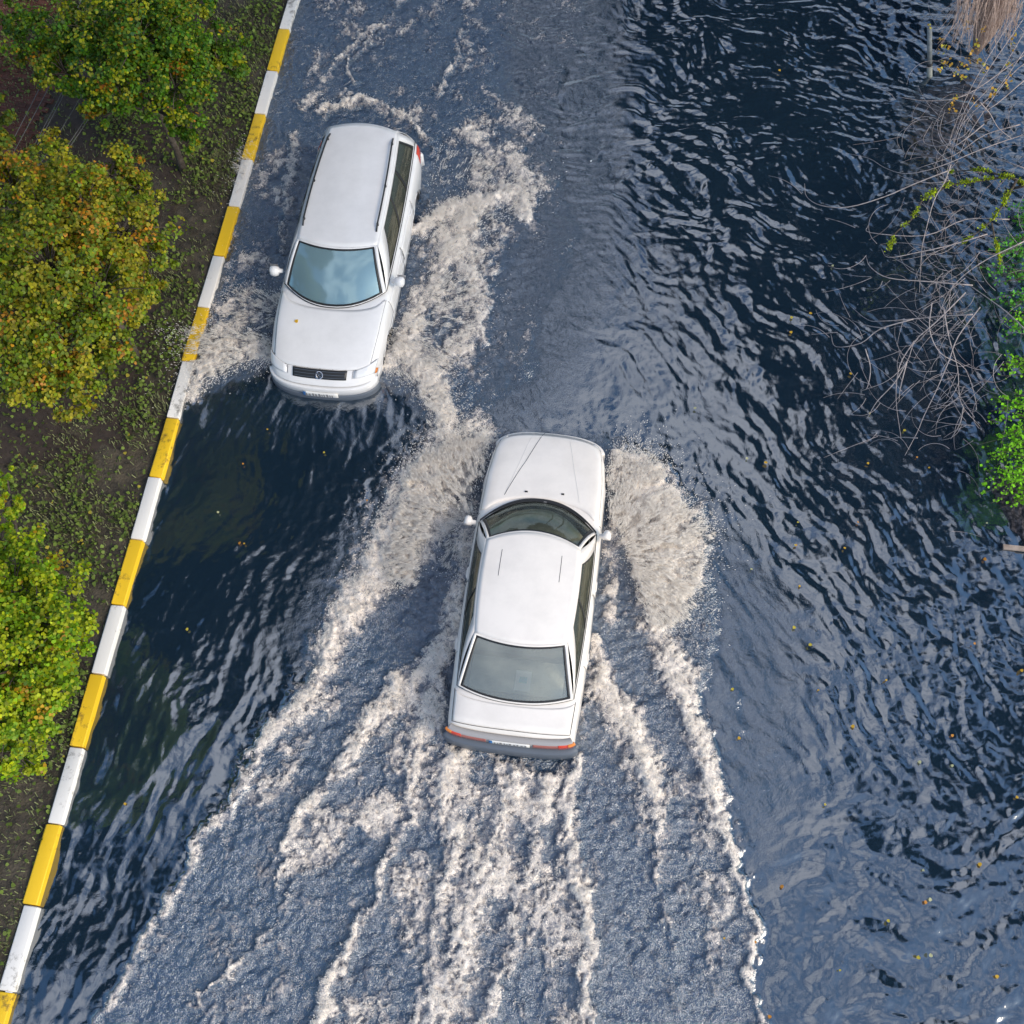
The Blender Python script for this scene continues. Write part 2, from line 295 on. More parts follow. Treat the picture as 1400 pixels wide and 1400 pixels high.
def water_material():
    m = bpy.data.materials.new('flood_water'); m.use_nodes = True; n = m.node_tree.nodes; n.clear()
    o = nd(m, 'ShaderNodeOutputMaterial'); geo = nd(m, 'ShaderNodeNewGeometry'); pos = geo.outputs['Position']
    af = nd(m, 'ShaderNodeAttribute'); af.attribute_name = 'foam'
    ar = nd(m, 'ShaderNodeAttribute'); ar.attribute_name = 'turb'
    as_ = nd(m, 'ShaderNodeAttribute'); as_.attribute_name = 'semi'
    def M(op, a, b=None, c=None, clamp=False):
        x = nd(m, 'ShaderNodeMath'); x.operation = op; x.use_clamp = clamp
        for i, q in enumerate((a, b, c)):
            if q is None: continue
            if hasattr(q, 'node'): lk(m, q, x.inputs[i])
            else: x.inputs[i].default_value = q
        return x.outputs[0]
    def MR(v, a, b, c=0, d=1, s='SMOOTHSTEP'):
        x = nd(m, 'ShaderNodeMapRange'); x.interpolation_type = s; lk(m, v, x.inputs[0])
        for i, q in enumerate((a, b, c, d)): x.inputs[i + 1].default_value = q
        return x.outputs[0]
    # warp the lookup so that the foam reads as torn strands
    w1 = nd(m, 'ShaderNodeTexNoise', Scale=5.0, Detail=4, Roughness=.6); lk(m, pos, w1.inputs['Vector'])
    vsub = nd(m, 'ShaderNodeVectorMath'); vsub.operation = 'SUBTRACT'; lk(m, w1.outputs['Color'], vsub.inputs[0]); vsub.inputs[1].default_value = (.5, .5, .5)
    vsc = nd(m, 'ShaderNodeVectorMath'); vsc.operation = 'SCALE'; lk(m, vsub.outputs[0], vsc.inputs[0]); vsc.inputs['Scale'].default_value = .45
    vad = nd(m, 'ShaderNodeVectorMath'); vad.operation = 'ADD'; lk(m, pos, vad.inputs[0]); lk(m, vsc.outputs[0], vad.inputs[1])
    fine = nd(m, 'ShaderNodeTexNoise', Scale=22.0, Detail=8, Roughness=.66, Distortion=.8); lk(m, vad.outputs[0], fine.inputs['Vector'])
    def fil(scale, dist, k):                               # thin ridged filaments
        x = nd(m, 'ShaderNodeTexNoise', Scale=scale, Detail=5, Roughness=.62, Distortion=dist); lk(m, vad.outputs[0], x.inputs['Vector'])
        return MR(M('ABSOLUTE', M('SUBTRACT', x.outputs['Fac'], .5)), 0, k, 1, 0, 'LINEAR')
    l1 = fil(3.4, .7, .15); l2 = fil(9.0, .9, .14)
    v1 = nd(m, 'ShaderNodeTexVoronoi', Scale=15.0); v1.feature = 'DISTANCE_TO_EDGE'; lk(m, vad.outputs[0], v1.inputs['Vector'])
    pat = M('ADD', M('MULTIPLY', MR(fine.outputs['Fac'], .30, .70, s='LINEAR'), .36), M('ADD', M('MULTIPLY', l1, .30), M('ADD', M('MULTIPLY', l2, .22), M('MULTIPLY', MR(v1.outputs['Distance'], 0, .25, 1, 0), .12))))
    ad_ = nd(m, 'ShaderNodeAttribute'); ad_.attribute_name = 'froth'
    dn = M('ADD', M('MULTIPLY', ad_.outputs['Fac'], .72), M('MULTIPLY', af.outputs['Fac'], .20))
    big = nd(m, 'ShaderNodeTexNoise', Scale=7.0, Detail=6, Roughness=.65, Distortion=.8); lk(m, vad.outputs[0], big.inputs['Vector'])
    f1 = fil(4.2, .8, .050); f2 = fil(9.5, 1.0, .070); f3 = fil(21.0, 1.0, .07)
    lines = M('MAXIMUM', f1, M('MAXIMUM', M('MULTIPLY', f2, .95), M('MULTIPLY', f3, .80)))
    gate = MR(M('ADD', dn, M('MULTIPLY', M('SUBTRACT', big.outputs['Fac'], .5), 1.3)), .33, .74)
    bright = M('MULTIPLY', lines, gate)
    solid = MR(M('ADD', dn, M('ADD', M('MULTIPLY', M('SUBTRACT', fine.outputs['Fac'], .5), 1.5), M('MULTIPLY', M('SUBTRACT', pat, .5), .9))), .62, 1.0)
    mask = M('MAXIMUM', bright, solid)
    body = MR(M('ADD', dn, M('ADD', M('MULTIPLY', M('SUBTRACT', fine.outputs['Fac'], .5), 1.6), M('MULTIPLY', M('SUBTRACT', big.outputs['Fac'], .5), 1.0))), .40, 1.05, s='LINEAR')
    diff = M('ADD', M('MULTIPLY', body, .45), M('MULTIPLY', lines, .55))
    # body colour of the water: clear dark, aerated blue grey where churned
    mixw = nd(m, 'ShaderNodeMix'); mixw.data_type = 'RGBA'
    mixw.inputs[6].default_value = (.009, .022, .038, 1); mixw.inputs[7].default_value = (.012, .042, .088, 1)
    churn = M('MAXIMUM', ar.outputs['Fac'], M('MULTIPLY', as_.outputs['Fac'], .25)); lk(m, churn, mixw.inputs[0])
    veil = nd(m, 'ShaderNodeMix'); veil.data_type = 'RGBA'; lk(m, M('MULTIPLY', body, .95), veil.inputs[0])
    lk(m, mixw.outputs[2], veil.inputs[6]); veil.inputs[7].default_value = (.36, .32, .31, 1)
    # bumps
    b1 = nd(m, 'ShaderNodeTexNoise', Scale=12.0, Detail=5, Roughness=.60, Distortion=1.6); lk(m, pos, b1.inputs['Vector'])
    b2 = nd(m, 'ShaderNodeTexNoise', Scale=38.0, Detail=4, Roughness=.6); lk(m, pos, b2.inputs['Vector'])
    hgt = M('ADD', b1.outputs['Fac'], M('MULTIPLY', b2.outputs['Fac'], .4))
    st_ = M('ADD', .05, M('ADD', M('MULTIPLY', ar.outputs['Fac'], .80), M('MULTIPLY', as_.outputs['Fac'], .34)))
    bp = nd(m, 'ShaderNodeBump', Distance=.035); lk(m, hgt, bp.inputs['Height']); lk(m, st_, bp.inputs['Strength'])
    df = nd(m, 'ShaderNodeBsdfDiffuse'); lk(m, veil.outputs[2], df.inputs['Color']); lk(m, bp.outputs[0], df.inputs['Normal'])
    gl = nd(m, 'ShaderNodeBsdfGlossy'); lk(m, bp.outputs[0], gl.inputs['Normal']); gl.inputs['Color'].default_value = (1, 1, 1, 1)
    lk(m, M('ADD', M('ADD', .01, M('MULTIPLY', dn, .42)), M('ADD', M('MULTIPLY', ar.outputs['Fac'], .03), M('MULTIPLY', as_.outputs['Fac'], .02))), gl.inputs['Roughness'])
    fr = nd(m, 'ShaderNodeFresnel', IOR=2.8); lk(m, bp.outputs[0], fr.inputs['Normal'])
    frx = M('MULTIPLY', fr.outputs[0], M('SUBTRACT', 1.0, M('ADD', M('MULTIPLY', ar.outputs['Fac'], .26), M('MULTIPLY', body, .5), clamp=True)))
    ws = nd(m, 'ShaderNodeMixShader'); lk(m, frx, ws.inputs[0]); lk(m, df.outputs[0], ws.inputs[1]); lk(m, gl.outputs[0], ws.inputs[2])
    bf = nd(m, 'ShaderNodeBump', Distance=.025, Strength=.6); lk(m, M('ADD', pat, fine.outputs['Fac']), bf.inputs['Height'])
    ff = nd(m, 'ShaderNodeBsdfDiffuse'); fcol = nd(m, 'ShaderNodeMix'); fcol.data_type = 'RGBA'; fcol.inputs[6].default_value = (.66, .58, .53, 1); fcol.inputs[7].default_value = (1.0, .90, .79, 1); lk(m, MR(M('ADD', mask, M('MULTIPLY', M('SUBTRACT', fine.outputs['Fac'], .5), .8)), .25, .85, s='LINEAR'), fcol.inputs[0]); lk(m, fcol.outputs[2], ff.inputs['Color']); lk(m, bf.outputs[0], ff.inputs['Normal'])
    ms = nd(m, 'ShaderNodeMixShader'); lk(m, mask, ms.inputs[0]); lk(m, ws.outputs[0], ms.inputs[1]); lk(m, ff.outputs[0], ms.inputs[2])
    lk(m, ms.outputs[0], o.inputs[0]); return m
WATER = water_material()
water = fastmesh('water', V, Q, WATER, smooth=True, attrs={'foam': lacef.ravel()[used], 'froth': dens.ravel()[used], 'turb': turb.ravel()[used], 'semi': semi.ravel()[used]})
tag(water, 'dark flood water over the road, churned to foam behind the two cars', kind='structure')
# calm water round the modelled reach, out to the horizon (kerb line on its left)
def kpt(t, off): return (KX + KD[0] * t + KR[0] * off, KY + KD[1] * t + KR[1] * off)
def far_sheet():
    ya, yb = gy0 + gs, ys[-1] - gs; xr = xs[-1] - gs
    bx_ = lambda yv: KX + (yv - KY) * (-KR[1] / KR[0]) * 1.0
    V = []; F_ = []
    def quad(pts):
        n = len(V); V.extend([(x, y, -.004) for x, y in pts]); F_.append(tuple(range(n, n + 4)))
    kx = lambda yv: KX + (KY - yv) * (KD[0] / -KD[1])
    Yt, Yb, Xr = 400, -300, 400
    quad([(kx(yb), yb), (xr, yb), (Xr, Yt), (kx(Yt), Yt)])
    quad([(kx(Yb), Yb), (Xr, Yb), (xr, ya), (kx(ya), ya)])
    quad([(xr, ya), (Xr, Yb), (Xr, Yt), (xr, yb)])
    return mesh('water', V, F_, WATER)
tag(far_sheet(), 'calm flood water reaching away beyond the churned stretch', kind='structure')

# ------------------------------------------------------------ verge
soil = noisy('wet_soil', (.030, .024, .016), (.085, .068, .045), 5, .75, .8, dist=.03)
gv = []; gf = []; NT, NS = 90, 40
for i in range(NT + 1):
    for j in range(NS + 1):
        t = -6 + 30 * i / NT; off = .04 - 7.0 * j / NS
        x, y = kpt(t, off); z = .035 + .05 * (random.random() - .5) * (j > 0) + .02 * math.sin(t * 1.3 + j * .5)
        gv.append((x, y, z))
for i in range(NT):
    for j in range(NS):
        a = i * (NS + 1) + j; gf.append((a, a + NS + 1, a + NS + 2, a + 1))
vg = mesh('ground', gv, gf, soil, smooth=True); tag(vg, 'wet brown verge soil behind the kerb', kind='structure')
og = [kpt(-400, .03), kpt(320, .03), (-400, -300), (-400, 450)]
o_ = mesh('ground', [(x, y, -.05) for x, y in og], [(0, 1, 2, 3)], soil); tag(o_, 'bare ground stretching away behind the verge', kind='structure')

# kerb of one metre stones painted white and yellow
def paint(name, c, dirt, k):
    m = principled(name, c, .55); b = m.node_tree.nodes['Principled BSDF']
    t = nd(m, 'ShaderNodeNewGeometry'); n = nd(m, 'ShaderNodeTexNoise', Scale=13, Detail=8, Roughness=.7)
    n3 = nd(m, 'ShaderNodeTexNoise', Scale=1.1, Detail=2)
    a = nd(m, 'ShaderNodeMath'); a.operation = 'ADD'; lk(m, n.outputs['Fac'], a.inputs[0]); lk(m, n3.outputs['Fac'], a.inputs[1])
    lk(m, t.outputs['Position'], n3.inputs['Vector'])
    r = nd(m, 'ShaderNodeValToRGB'); r.color_ramp.elements[0].position = k; r.color_ramp.elements[1].position = k + .09
    r.color_ramp.elements[0].color = (*c, 1); r.color_ramp.elements[1].color = (*dirt, 1)
    h = nd(m, 'ShaderNodeMath'); h.operation = 'MULTIPLY'; h.inputs[1].default_value = .5; lk(m, a.outputs[0], h.inputs[0])
    lk(m, t.outputs['Position'], n.inputs['Vector']); lk(m, h.outputs[0], r.inputs['Fac']); lk(m, r.outputs['Color'], b.inputs['Base Color'])
    bp = nd(m, 'ShaderNodeBump', Strength=.3, Distance=.01); lk(m, n.outputs['Fac'], bp.inputs['Height']); lk(m, bp.outputs[0], b.inputs['Normal'])
    return m
kw_ = paint('white_kerb_paint', (.78, .75, .70), (.26, .24, .21), .565)
ky_ = paint('yellow_kerb_paint', (.80, .50, .012), (.20, .12, .02), .548)
kerb = empty('kerb', (KX, KY, 0), math.atan2(KD[1], KD[0]))
tag(kerb, 'long kerb of white and yellow painted stones between the flooded road and verge', 'kerb')
def stone_mesh(name, mat, seed):
    rr = random.Random(seed); bm = bmesh.new()
    bmesh.ops.create_cube(bm, size=1)
    for v in bm.verts: v.co = Vector(((v.co.x + .5) * .985 + .0075, v.co.y * KW, v.co.z * .40 - .10))
    bmesh.ops.bevel(bm, geom=[e for e in bm.edges], offset=.016, segments=2, affect='EDGES', profile=.6)
    for v in bm.verts: v.co += Vector((rr.uniform(-1, 1), rr.uniform(-1, 1), rr.uniform(-1, 1))) * .0045
    me = bpy.data.meshes.new(name); bm.to_mesh(me); bm.free(); me.materials.append(mat); me.shade_smooth(); return me
sm = {c: [stone_mesh('kerb_stone', m_, s) for s in range(3)] for c, m_ in (('w', kw_), ('y', ky_))}
# local frame: x along the kerb; kerb's right side is +y after rotation
for k in range(-8, 26):
    c = 'y' if k % 2 == 0 else 'w'
    o = bpy.data.objects.new('kerb_stone', random.choice(sm[c])); link(o, kerb)
    o.location = (k, KW / 2, random.uniform(-.006, .006)); o.location.y += random.uniform(-.010, .010); o.rotation_euler = (random.uniform(-.01, .01), random.uniform(-.006, .006), random.uniform(-.009, .009))
# ------------------------------------------------------------ plants: leaf and blade builders
LEAF = np.array([[0, 0, 0], [.35, .22, .02], [.25, .55, 0], [.0, .38, .05], [0, 1.0, -.08], [-.0, .38, .05], [-.25, .55, 0], [-.35, .22, .02]])
def leaf_cloud(P, size, N, cols, shape='maple', tilt=.6):
    """P (n,3) positions, size (n,), N (n,3) outward hints, cols (n,3). Each leaf two folded quads."""
    n = len(P)
    up = N + rng.normal(0, tilt, (n, 3)); up /= np.linalg.norm(up, axis=1)[:, None]
    r = rng.normal(0, 1, (n, 3)); d = np.cross(up, r); d /= np.linalg.norm(d, axis=1)[:, None]; s = np.cross(d, up)
    s_ = size[:, None]
    v0 = P; v1 = P + d * s_ * .55 + s * s_ * .48 + up * s_ * .08; v2 = P + d * s_ - up * s_ * .10; v3 = P + d * s_ * .55 - s * s_ * .48 + up * s_ * .08
    if shape == 'maple':
        v4 = P + d * s_ * .12 + s * s_ * .45 + up * s_ * .05; v5 = P + d * s_ * .12 - s * s_ * .45 + up * s_ * .05
        m1 = P + d * s_ * .42 - up * s_ * .03
        V = np.stack([v0, v4, m1, v5, v1, v2, v3], 1).reshape(-1, 3)
        b = np.arange(n)[:, None] * 7
        Q = np.concatenate([b + [0, 1, 2, 3]] , 0)
        Q = np.concatenate([b + [0, 1, 4, 2], b + [0, 2, 6, 3], b + [2, 4, 5, 6]], 0)
        return V, Q, np.repeat(cols, 7, 0)
    V = np.stack([v0, v1, v2, v3], 1).reshape(-1, 3); b = np.arange(n)[:, None] * 4
    return V, b + [0, 1, 2, 3], np.repeat(cols, 4, 0)
LEAFM = tinted('leaf', .55, .35, .25)
def tube(pts, rad, n=5):
    pts = [Vector(p) for p in pts]; V = []; Fc = []
    if not hasattr(rad, '__len__'): rad = [rad] * len(pts)
    for i, p in enumerate(pts):
        d = (pts[min(i + 1, len(pts) - 1)] - pts[max(i - 1, 0)]).normalized()
        a = d.orthogonal().normalized() if i == 0 else (a - d * a.dot(d)).normalized()
        b = d.cross(a)
        for k in range(n):
            t = 2 * math.pi * k / n; V.append(p + (a * math.cos(t) + b * math.sin(t)) * rad[i])
    for i in range(len(pts) - 1):
        for k in range(n):
            k2 = (k + 1) % n; Fc.append((i * n + k, i * n + k2, (i + 1) * n + k2, (i + 1) * n + k))
    Fc.append(tuple(range(n))[::-1]); Fc.append(tuple(range((len(pts) - 1) * n, len(pts) * n)))
    return V, Fc
class MB:
    def __init__(s): s.V = []; s.F = []
    def add(s, V, Fc):
        b = len(s.V); s.V.extend(V); s.F.extend([tuple(i + b for i in f) for f in Fc]); return s
    def tube(s, pts, rad, n=5): return s.add(*tube(pts, rad, n))
    def box(s, x0, x1, y0, y1, z0, z1):
        v = [(x, y, z) for x in (x0, x1) for y in (y0, y1) for z in (z0, z1)]
        return s.add(v, [(0, 1, 3, 2), (4, 6, 7, 5), (0, 4, 5, 1), (2, 3, 7, 6), (0, 2, 6, 4), (1, 5, 7, 3)])
    def build(s, name, mat, parent=None, sm_=False): return mesh(name, s.V, s.F, mat, parent, sm_)
bark = noisy('bark', (.045, .035, .027), (.12, .095, .075), 18, .9, .6)

def tree(name, base, lobes, leaf, n, palette, label, trunk_r=.07, group=None, bend=.3):
    """lobes: list of (cx,cy,cz,r) clumps; leaves sit in sub-clumps on the lobes' shells"""
    t = empty(name, (base[0], base[1], 0)); tag(t, label, 'tree', group); bx, by = base
    wb = MB(); top = max(l[2] for l in lobes)
    tot = sum(l[3] ** 2 for l in lobes); Ps = []; Ns = []; Cs = []; Sz = []
    cen = np.mean([l[:3] for l in lobes], 0)
    wb.tube([(0, 0, -.1), (.03, .02, .5), ((cen[0] - bx) * .4, (cen[1] - by) * .4, cen[2] * .6), (cen[0] - bx, cen[1] - by, cen[2])], [trunk_r, trunk_r * .8, trunk_r * .6, trunk_r * .3], 8)
    for (cx, cy, cz, r) in lobes:
        a = Vector((cen[0] - bx, cen[1] - by, cen[2])) * .6; b = Vector((cx - bx, cy - by, cz)); m = (a + b) / 2 + Vector((0, 0, .15))
        wb.tube([a, m, b, b + Vector((0, 0, r * .6))], [trunk_r * .5, trunk_r * .35, trunk_r * .2, .005], 5)
        k = max(8, int(50 * r ** 2 / .36)); nl = int(n * r * r / tot / k)
        for _ in range(k):                              # sub-clumps of twigs
            d = rng.normal(0, 1, 3); d /= np.linalg.norm(d); d[2] = d[2] * .75 + .2
            cc = np.array([cx, cy, cz]) + d * r * (rng.uniform(.45, 1.05) if rng.random() > .12 else rng.uniform(1.05, 1.35)); cr_ = r * rng.uniform(.14, .34)
            dd = rng.normal(0, 1, (nl, 3)); dd /= np.linalg.norm(dd, axis=1)[:, None]
            pp = cc + dd * cr_ * (rng.random((nl, 1)) ** .45) * [1, 1, .7]
            Ps.append(pp); Ns.append(dd * .5 + d * .5 + [0, 0, .7])
            base_c = palette(cc); alt = np.array([palette(cc) for _q in range(12)])[rng.integers(0, 12, nl)]; base_c = np.where(rng.random((nl, 1)) < .45, alt, base_c); Cs.append(np.clip(base_c + rng.normal(0, .22, (nl, 1)) * base_c + rng.normal(0, .012, (nl, 3)), .004, 1)); Sz.append(leaf * rng.uniform(.6, 1.25, nl))
            if rng.random() < .4: wb.tube([b, (b + Vector(cc - [bx, by, 0])) / 2 + Vector((0, 0, .05)), Vector(cc - [bx, by, 0])], [.012, .008, .004], 3)
    P = np.concatenate(Ps) - [bx, by, 0]; Vv, Qq, Cc = leaf_cloud(P, np.concatenate(Sz), np.concatenate(Ns), np.concatenate(Cs))
    # a few leaves turned orange or yellow
    wb.build('trunk', bark, t, True)
    fastmesh('crown', Vv, Qq, LEAFM, t, colors=Cc)
    return t
def lob(lst, z0=None):
    o = []
    for (px, py, z, rpx) in lst:
        a = at(px, py, z); sc = F / ((H - z) / (math.cos(TH) - 0) * 1.1); o.append((float(a[0]), float(a[1]), z, rpx / sc))
    return o
def pal(green, yellow, orange, wy, wo):
    g, y, o = map(np.array, (green, yellow, orange))
    def f(c):
        r = rng.random()
        k = g * rng.uniform(.7, 1.3) if r > wy + wo else (y * rng.uniform(.8, 1.2) if r > wo else o * rng.uniform(.8, 1.2))
        return k
    return f
def foot(l): return (sum(q[0] for q in l) / len(l), sum(q[1] for q in l) / len(l))
T1 = lob([(60, 70, 2.2, 55), (120, 40, 2.6, 60), (190, 60, 2.9, 75), (250, 60, 2.7, 60), (300, 90, 2.3, 45), (240, 120, 2.5, 60), (160, 110, 2.6, 60),
          (250, 170, 2.1, 32), (200, 10, 2.8, 70), (90, 100, 2.3, 45), (140, 160, 2.0, 30), (20, 30, 2.0, 30), (250, 5, 2.4, 50), (325, 95, 2.1, 22), (262, 190, 1.9, 20)])
tree('maple_tree', foot(T1), T1, .046, 34500, pal((.075, .165, .010), (.26, .28, .012), (.36, .17, .012), .25, .025), 'green maple tree with a few orange leaves at the top left corner', group='small trees on the verge')
T2 = lob([(20, 260, 2.6, 65), (60, 300, 2.8, 70), (120, 290, 2.9, 70), (170, 320, 2.6, 62), (70, 370, 3.0, 80), (140, 400, 2.8, 70), (30, 440, 2.7, 70), (90, 470, 2.6, 60), (150, 240, 2.2, 45),
          (190, 260, 2.1, 35), (200, 360, 2.2, 38), (40, 520, 2.3, 50), (100, 540, 2.0, 40), (185, 420, 2.2, 34), (10, 350, 2.6, 60), (75, 220, 2.2, 40), (130, 480, 2.2, 45), (170, 225, 2.0, 25)])
tree('maple_tree', foot(T2), T2, .046, 48299, pal((.150, .215, .016), (.30, .28, .020), (.42, .20, .020), .38, .09), 'broad yellowing maple tree with orange patches on the left edge', group='small trees on the verge')
T2b = lob([(-10, 165, 1.8, 32), (-30, 200, 1.9, 40), (0, 190, 1.6, 20)])
tree('maple_tree', at(-40, 330), T2b, .055, 5000, pal((.10, .16, .02), (.22, .22, .03), (.3, .18, .02), .3, .05), 'sliver of a pale green tree on the left edge above the yellowing maple', group='small trees on the verge')
T3 = lob([(20, 800, 1.7, 55), (55, 850, 1.9, 60), (30, 910, 1.9, 65), (85, 870, 1.7, 40), (95, 900, 1.5, 28), (15, 980, 1.7, 55), (60, 950, 1.7, 45), (25, 1030, 1.4, 38), (0, 740, 1.5, 35), (8, 690, 1.3, 24), (-10, 870, 2.0, 60), (10, 655, 1.1, 16)])
tree('maple_tree', foot(T3), T3, .046, 29899, pal((.165, .290, .010), (.36, .42, .016), (.40, .24, .02), .42, .03), 'bright lime green young tree on the lower left edge beside the kerb', group='small trees on the verge')

# grass and ground cover on the verge (nobody could count it)
def verge_pts(n, t0, t1, o0, o1):
    t = rng.uniform(t0, t1, n); o = rng.uniform(o0, o1, n)
    return np.stack([KX + KD[0] * t - KR[0] * o, KY + KD[1] * t - KR[1] * o], -1), t, o
p, t, o = verge_pts(90000, -2, 18, .01, 5.2)
g = fbm(p[:, 0] * 1.1, p[:, 1] * 1.1, 4, 200); kp = rng.random(len(p)) < smooth(.40, .62, g) * .9 + .10 + .3 * (t > 12)
p, t, o = p[kp], t[kp], o[kp]; n = len(p)
d = rng.normal(0, 1, (n, 2)); d /= np.linalg.norm(d, axis=1)[:, None]; ln = rng.uniform(.05, .14, n); wd = .006
z0 = .05; a = np.column_stack([p, np.full(n, z0)]); side = np.column_stack([-d[:, 1], d[:, 0], np.zeros(n)]) * wd
tip = a + np.column_stack([d * ln[:, None] * .8, ln * .6])
mid = a + np.column_stack([d * ln[:, None] * .35, ln * .5])
Vg = np.stack([a - side, a + side, mid + side, mid - side, tip], 1).reshape(-1, 3); b = np.arange(n)[:, None] * 5
Qg = np.concatenate([b + [0, 1, 2, 3]], 0); Tg = b + [3, 2, 4, 4]
cg = np.array([.15, .165, .075]) * rng.uniform(.5, 1.7, (n, 1)) + rng.random((n, 1)) * (rng.random((n, 1)) < .3) * np.array([.05, .045, .02])
me_g = fastmesh('grass', Vg, np.concatenate([Qg]), tinted('grass_blade', .6, .2, .2), colors=np.repeat(cg, 5, 0)); tag(me_g, 'sparse wet grass on the brown verge soil', 'grass', kind='stuff')
p, t, o = verge_pts(42000, -2, 18, .03, 5.0)
g = fbm(p[:, 0] * .9 + 9, p[:, 1] * .9, 4, 210); kp = rng.random(len(p)) < smooth(.40, .58, g) * .85 + .12; p = p[kp]; n = len(p)
P = np.column_stack([p, rng.uniform(.055, .16, n)])
yel = rng.random((n, 1)) < .02; cc = np.where(yel, np.array([[.45, .38, .05]]), np.array([[.15, .21, .04]]) * rng.uniform(.4, 1.6, (n, 1)))
v_, q_, c_ = leaf_cloud(P, rng.uniform(.025, .065, n), np.tile([0, 0, 1.0], (n, 1)), cc, 'maple', .45)
tag(fastmesh('ground_cover', v_, q_, LEAFM, colors=c_), 'small leafy weeds and fallen leaves covering the verge', 'ground cover', kind='stuff')

# brick path, far upper left
brk = [noisy('path_brick', (.075 * k, .026 * k, .016 * k), (.13 * k, .045 * k, .028 * k), 12, .85, .4) for k in (.8, 1.0, 1.25)]
path = empty('path', (0, 0, 0)); tag(path, 'red brick path in the upper left corner behind the trees', kind='structure')
a0 = at(-40, -20); a1 = at(-40, 215); b0 = at(75, -20)
pb = mesh('bedding', [(-12.0, 8.5, .060), (-5.6, 8.5, .060), (-4.6, 19.5, .060), (-12.0, 19.5, .060)], [(0, 1, 2, 3)], noisy('path_sand', (.03, .02, .015), (.05, .035, .025), 10), path)
bms = []
for m_ in brk:
    x = MB(); x.box(-.098, .098, -.047, .047, -.02, .022); me = bpy.data.meshes.new('brick'); me.from_pydata(x.V, [], x.F); me.materials.append(m_); bms.append(me)
cnt = 0; org = at(20, 100); ang = KH + .15; rest = MB()
ca, sa = math.cos(-ang), math.sin(-ang)
cand = []
for i in range(-14, 15):
    for j in range(-30, 34):
        lx = i * .205 + (.1025 if j % 2 else 0); ly = j * .102
        x, y = org[0] + lx * ca - ly * sa, org[1] + lx * sa + ly * ca
        cand.append((x, y))
def px_of(x, y, z=0):
    Z = z - H; d = y * st - Z * ct; u = F * x / d; v = F * (y * ct + Z * st) / d
    return 700 + u * cr - v * sr, 700 - (u * sr + v * cr)
for (x, y) in cand:
    qx, qy = px_of(x, y, .06)
    edge_x = 100 - .42 * max(0, qy - 60)
    if -25 < qx < edge_x and -25 < qy < 215 and cnt < 300 and not (qy < 215 and qx > 26 and 20 < qy < 80):
        o = bpy.data.objects.new('brick', random.choice(bms)); link(o, path); o.location = (x, y, .064 + random.uniform(-.003, .003))
        o.rotation_euler = (random.uniform(-.02, .02), random.uniform(-.02, .02), -ang + random.uniform(-.02, .02)); cnt += 1

# overhead wires over the verge
wire_m = principled('wire', (.12, .12, .12), .6)
for (xa, ya, xb, yb, z, nm) in [(120, -20, 24, 180, 1.3, 'outermost'), (135, -20, 42, 166, 1.4, 'second'), (150, -10, 58, 178, 1.5, 'third'), (153, -10, 62, 178, 1.5, 'fourth'),
                            (196, -20, 70, 200, 1.6, 'fifth'), (212, 10, 82, 215, 1.7, 'sixth'), (214, 12, 85, 217, 1.7, 'innermost')]:
    A, B = P3(xa, ya, z), P3(xb, yb, z); d = B - A; pts = [A + d * k - Vector((0, 0, .12 * k * (1 - k))) for k in (-.8, -.3, 0, .4, .8, 1.2, 1.8, 2.6, 3.4)]
    c0 = pts[0]; m_ = MB().tube([q - c0 for q in pts], .006, 4); o = m_.build('overhead_wire', wire_m); o.location = c0
    tag(o, 'thin wire crossing the brick path, %s of seven from the left' % nm, 'wire', 'overhead wires')

# ------------------------------------------------------------ right bank: bare shrub, mossy limbs, bushes
twig = noisy('pale_twig', (.27, .23, .22), (.50, .43, .41), 20, .8, 0)
twig_d = noisy('dark_twig', (.14, .12, .12), (.32, .26, .25), 20, .8, 0)
moss = noisy('moss', (.18, .28, .004), (.42, .52, .012), 25, .95, .8)
def curve(pts, sub=4):
    p = [Vector(q) for q in pts]; p = [p[0] * 2 - p[1]] + p + [p[-1] * 2 - p[-2]]; out_ = []
    for i in range(1, len(p) - 2):
        for k in range(sub):
            t = k / sub; a, b, c, d = p[i - 1:i + 3]
            out_.append(.5 * ((2 * b) + (c - a) * t + (2 * a - 5 * b + 4 * c - d) * t * t + (3 * b - a - 3 * c + d) * t ** 3))
    out_.append(p[-2]); return out_
sh = empty('bare_shrub', (8.6, 9.2, 0)); tag(sh, 'bare shrub of pale curving twigs leaning over the water on the right edge', 'shrub')
so_ = Vector((8.6, 9.2, 0))
def hand(pts, z0, z1, r0, r1, mb):
    n = len(pts); P_ = [P3(x, y, z0 + (z1 - z0) * i / (n - 1)) - so_ for i, (x, y) in enumerate(pts)]
    c = curve(P_); m = len(c); mb.tube(c, [r0 + (r1 - r0) * i / (m - 1) for i in range(m)], 4)
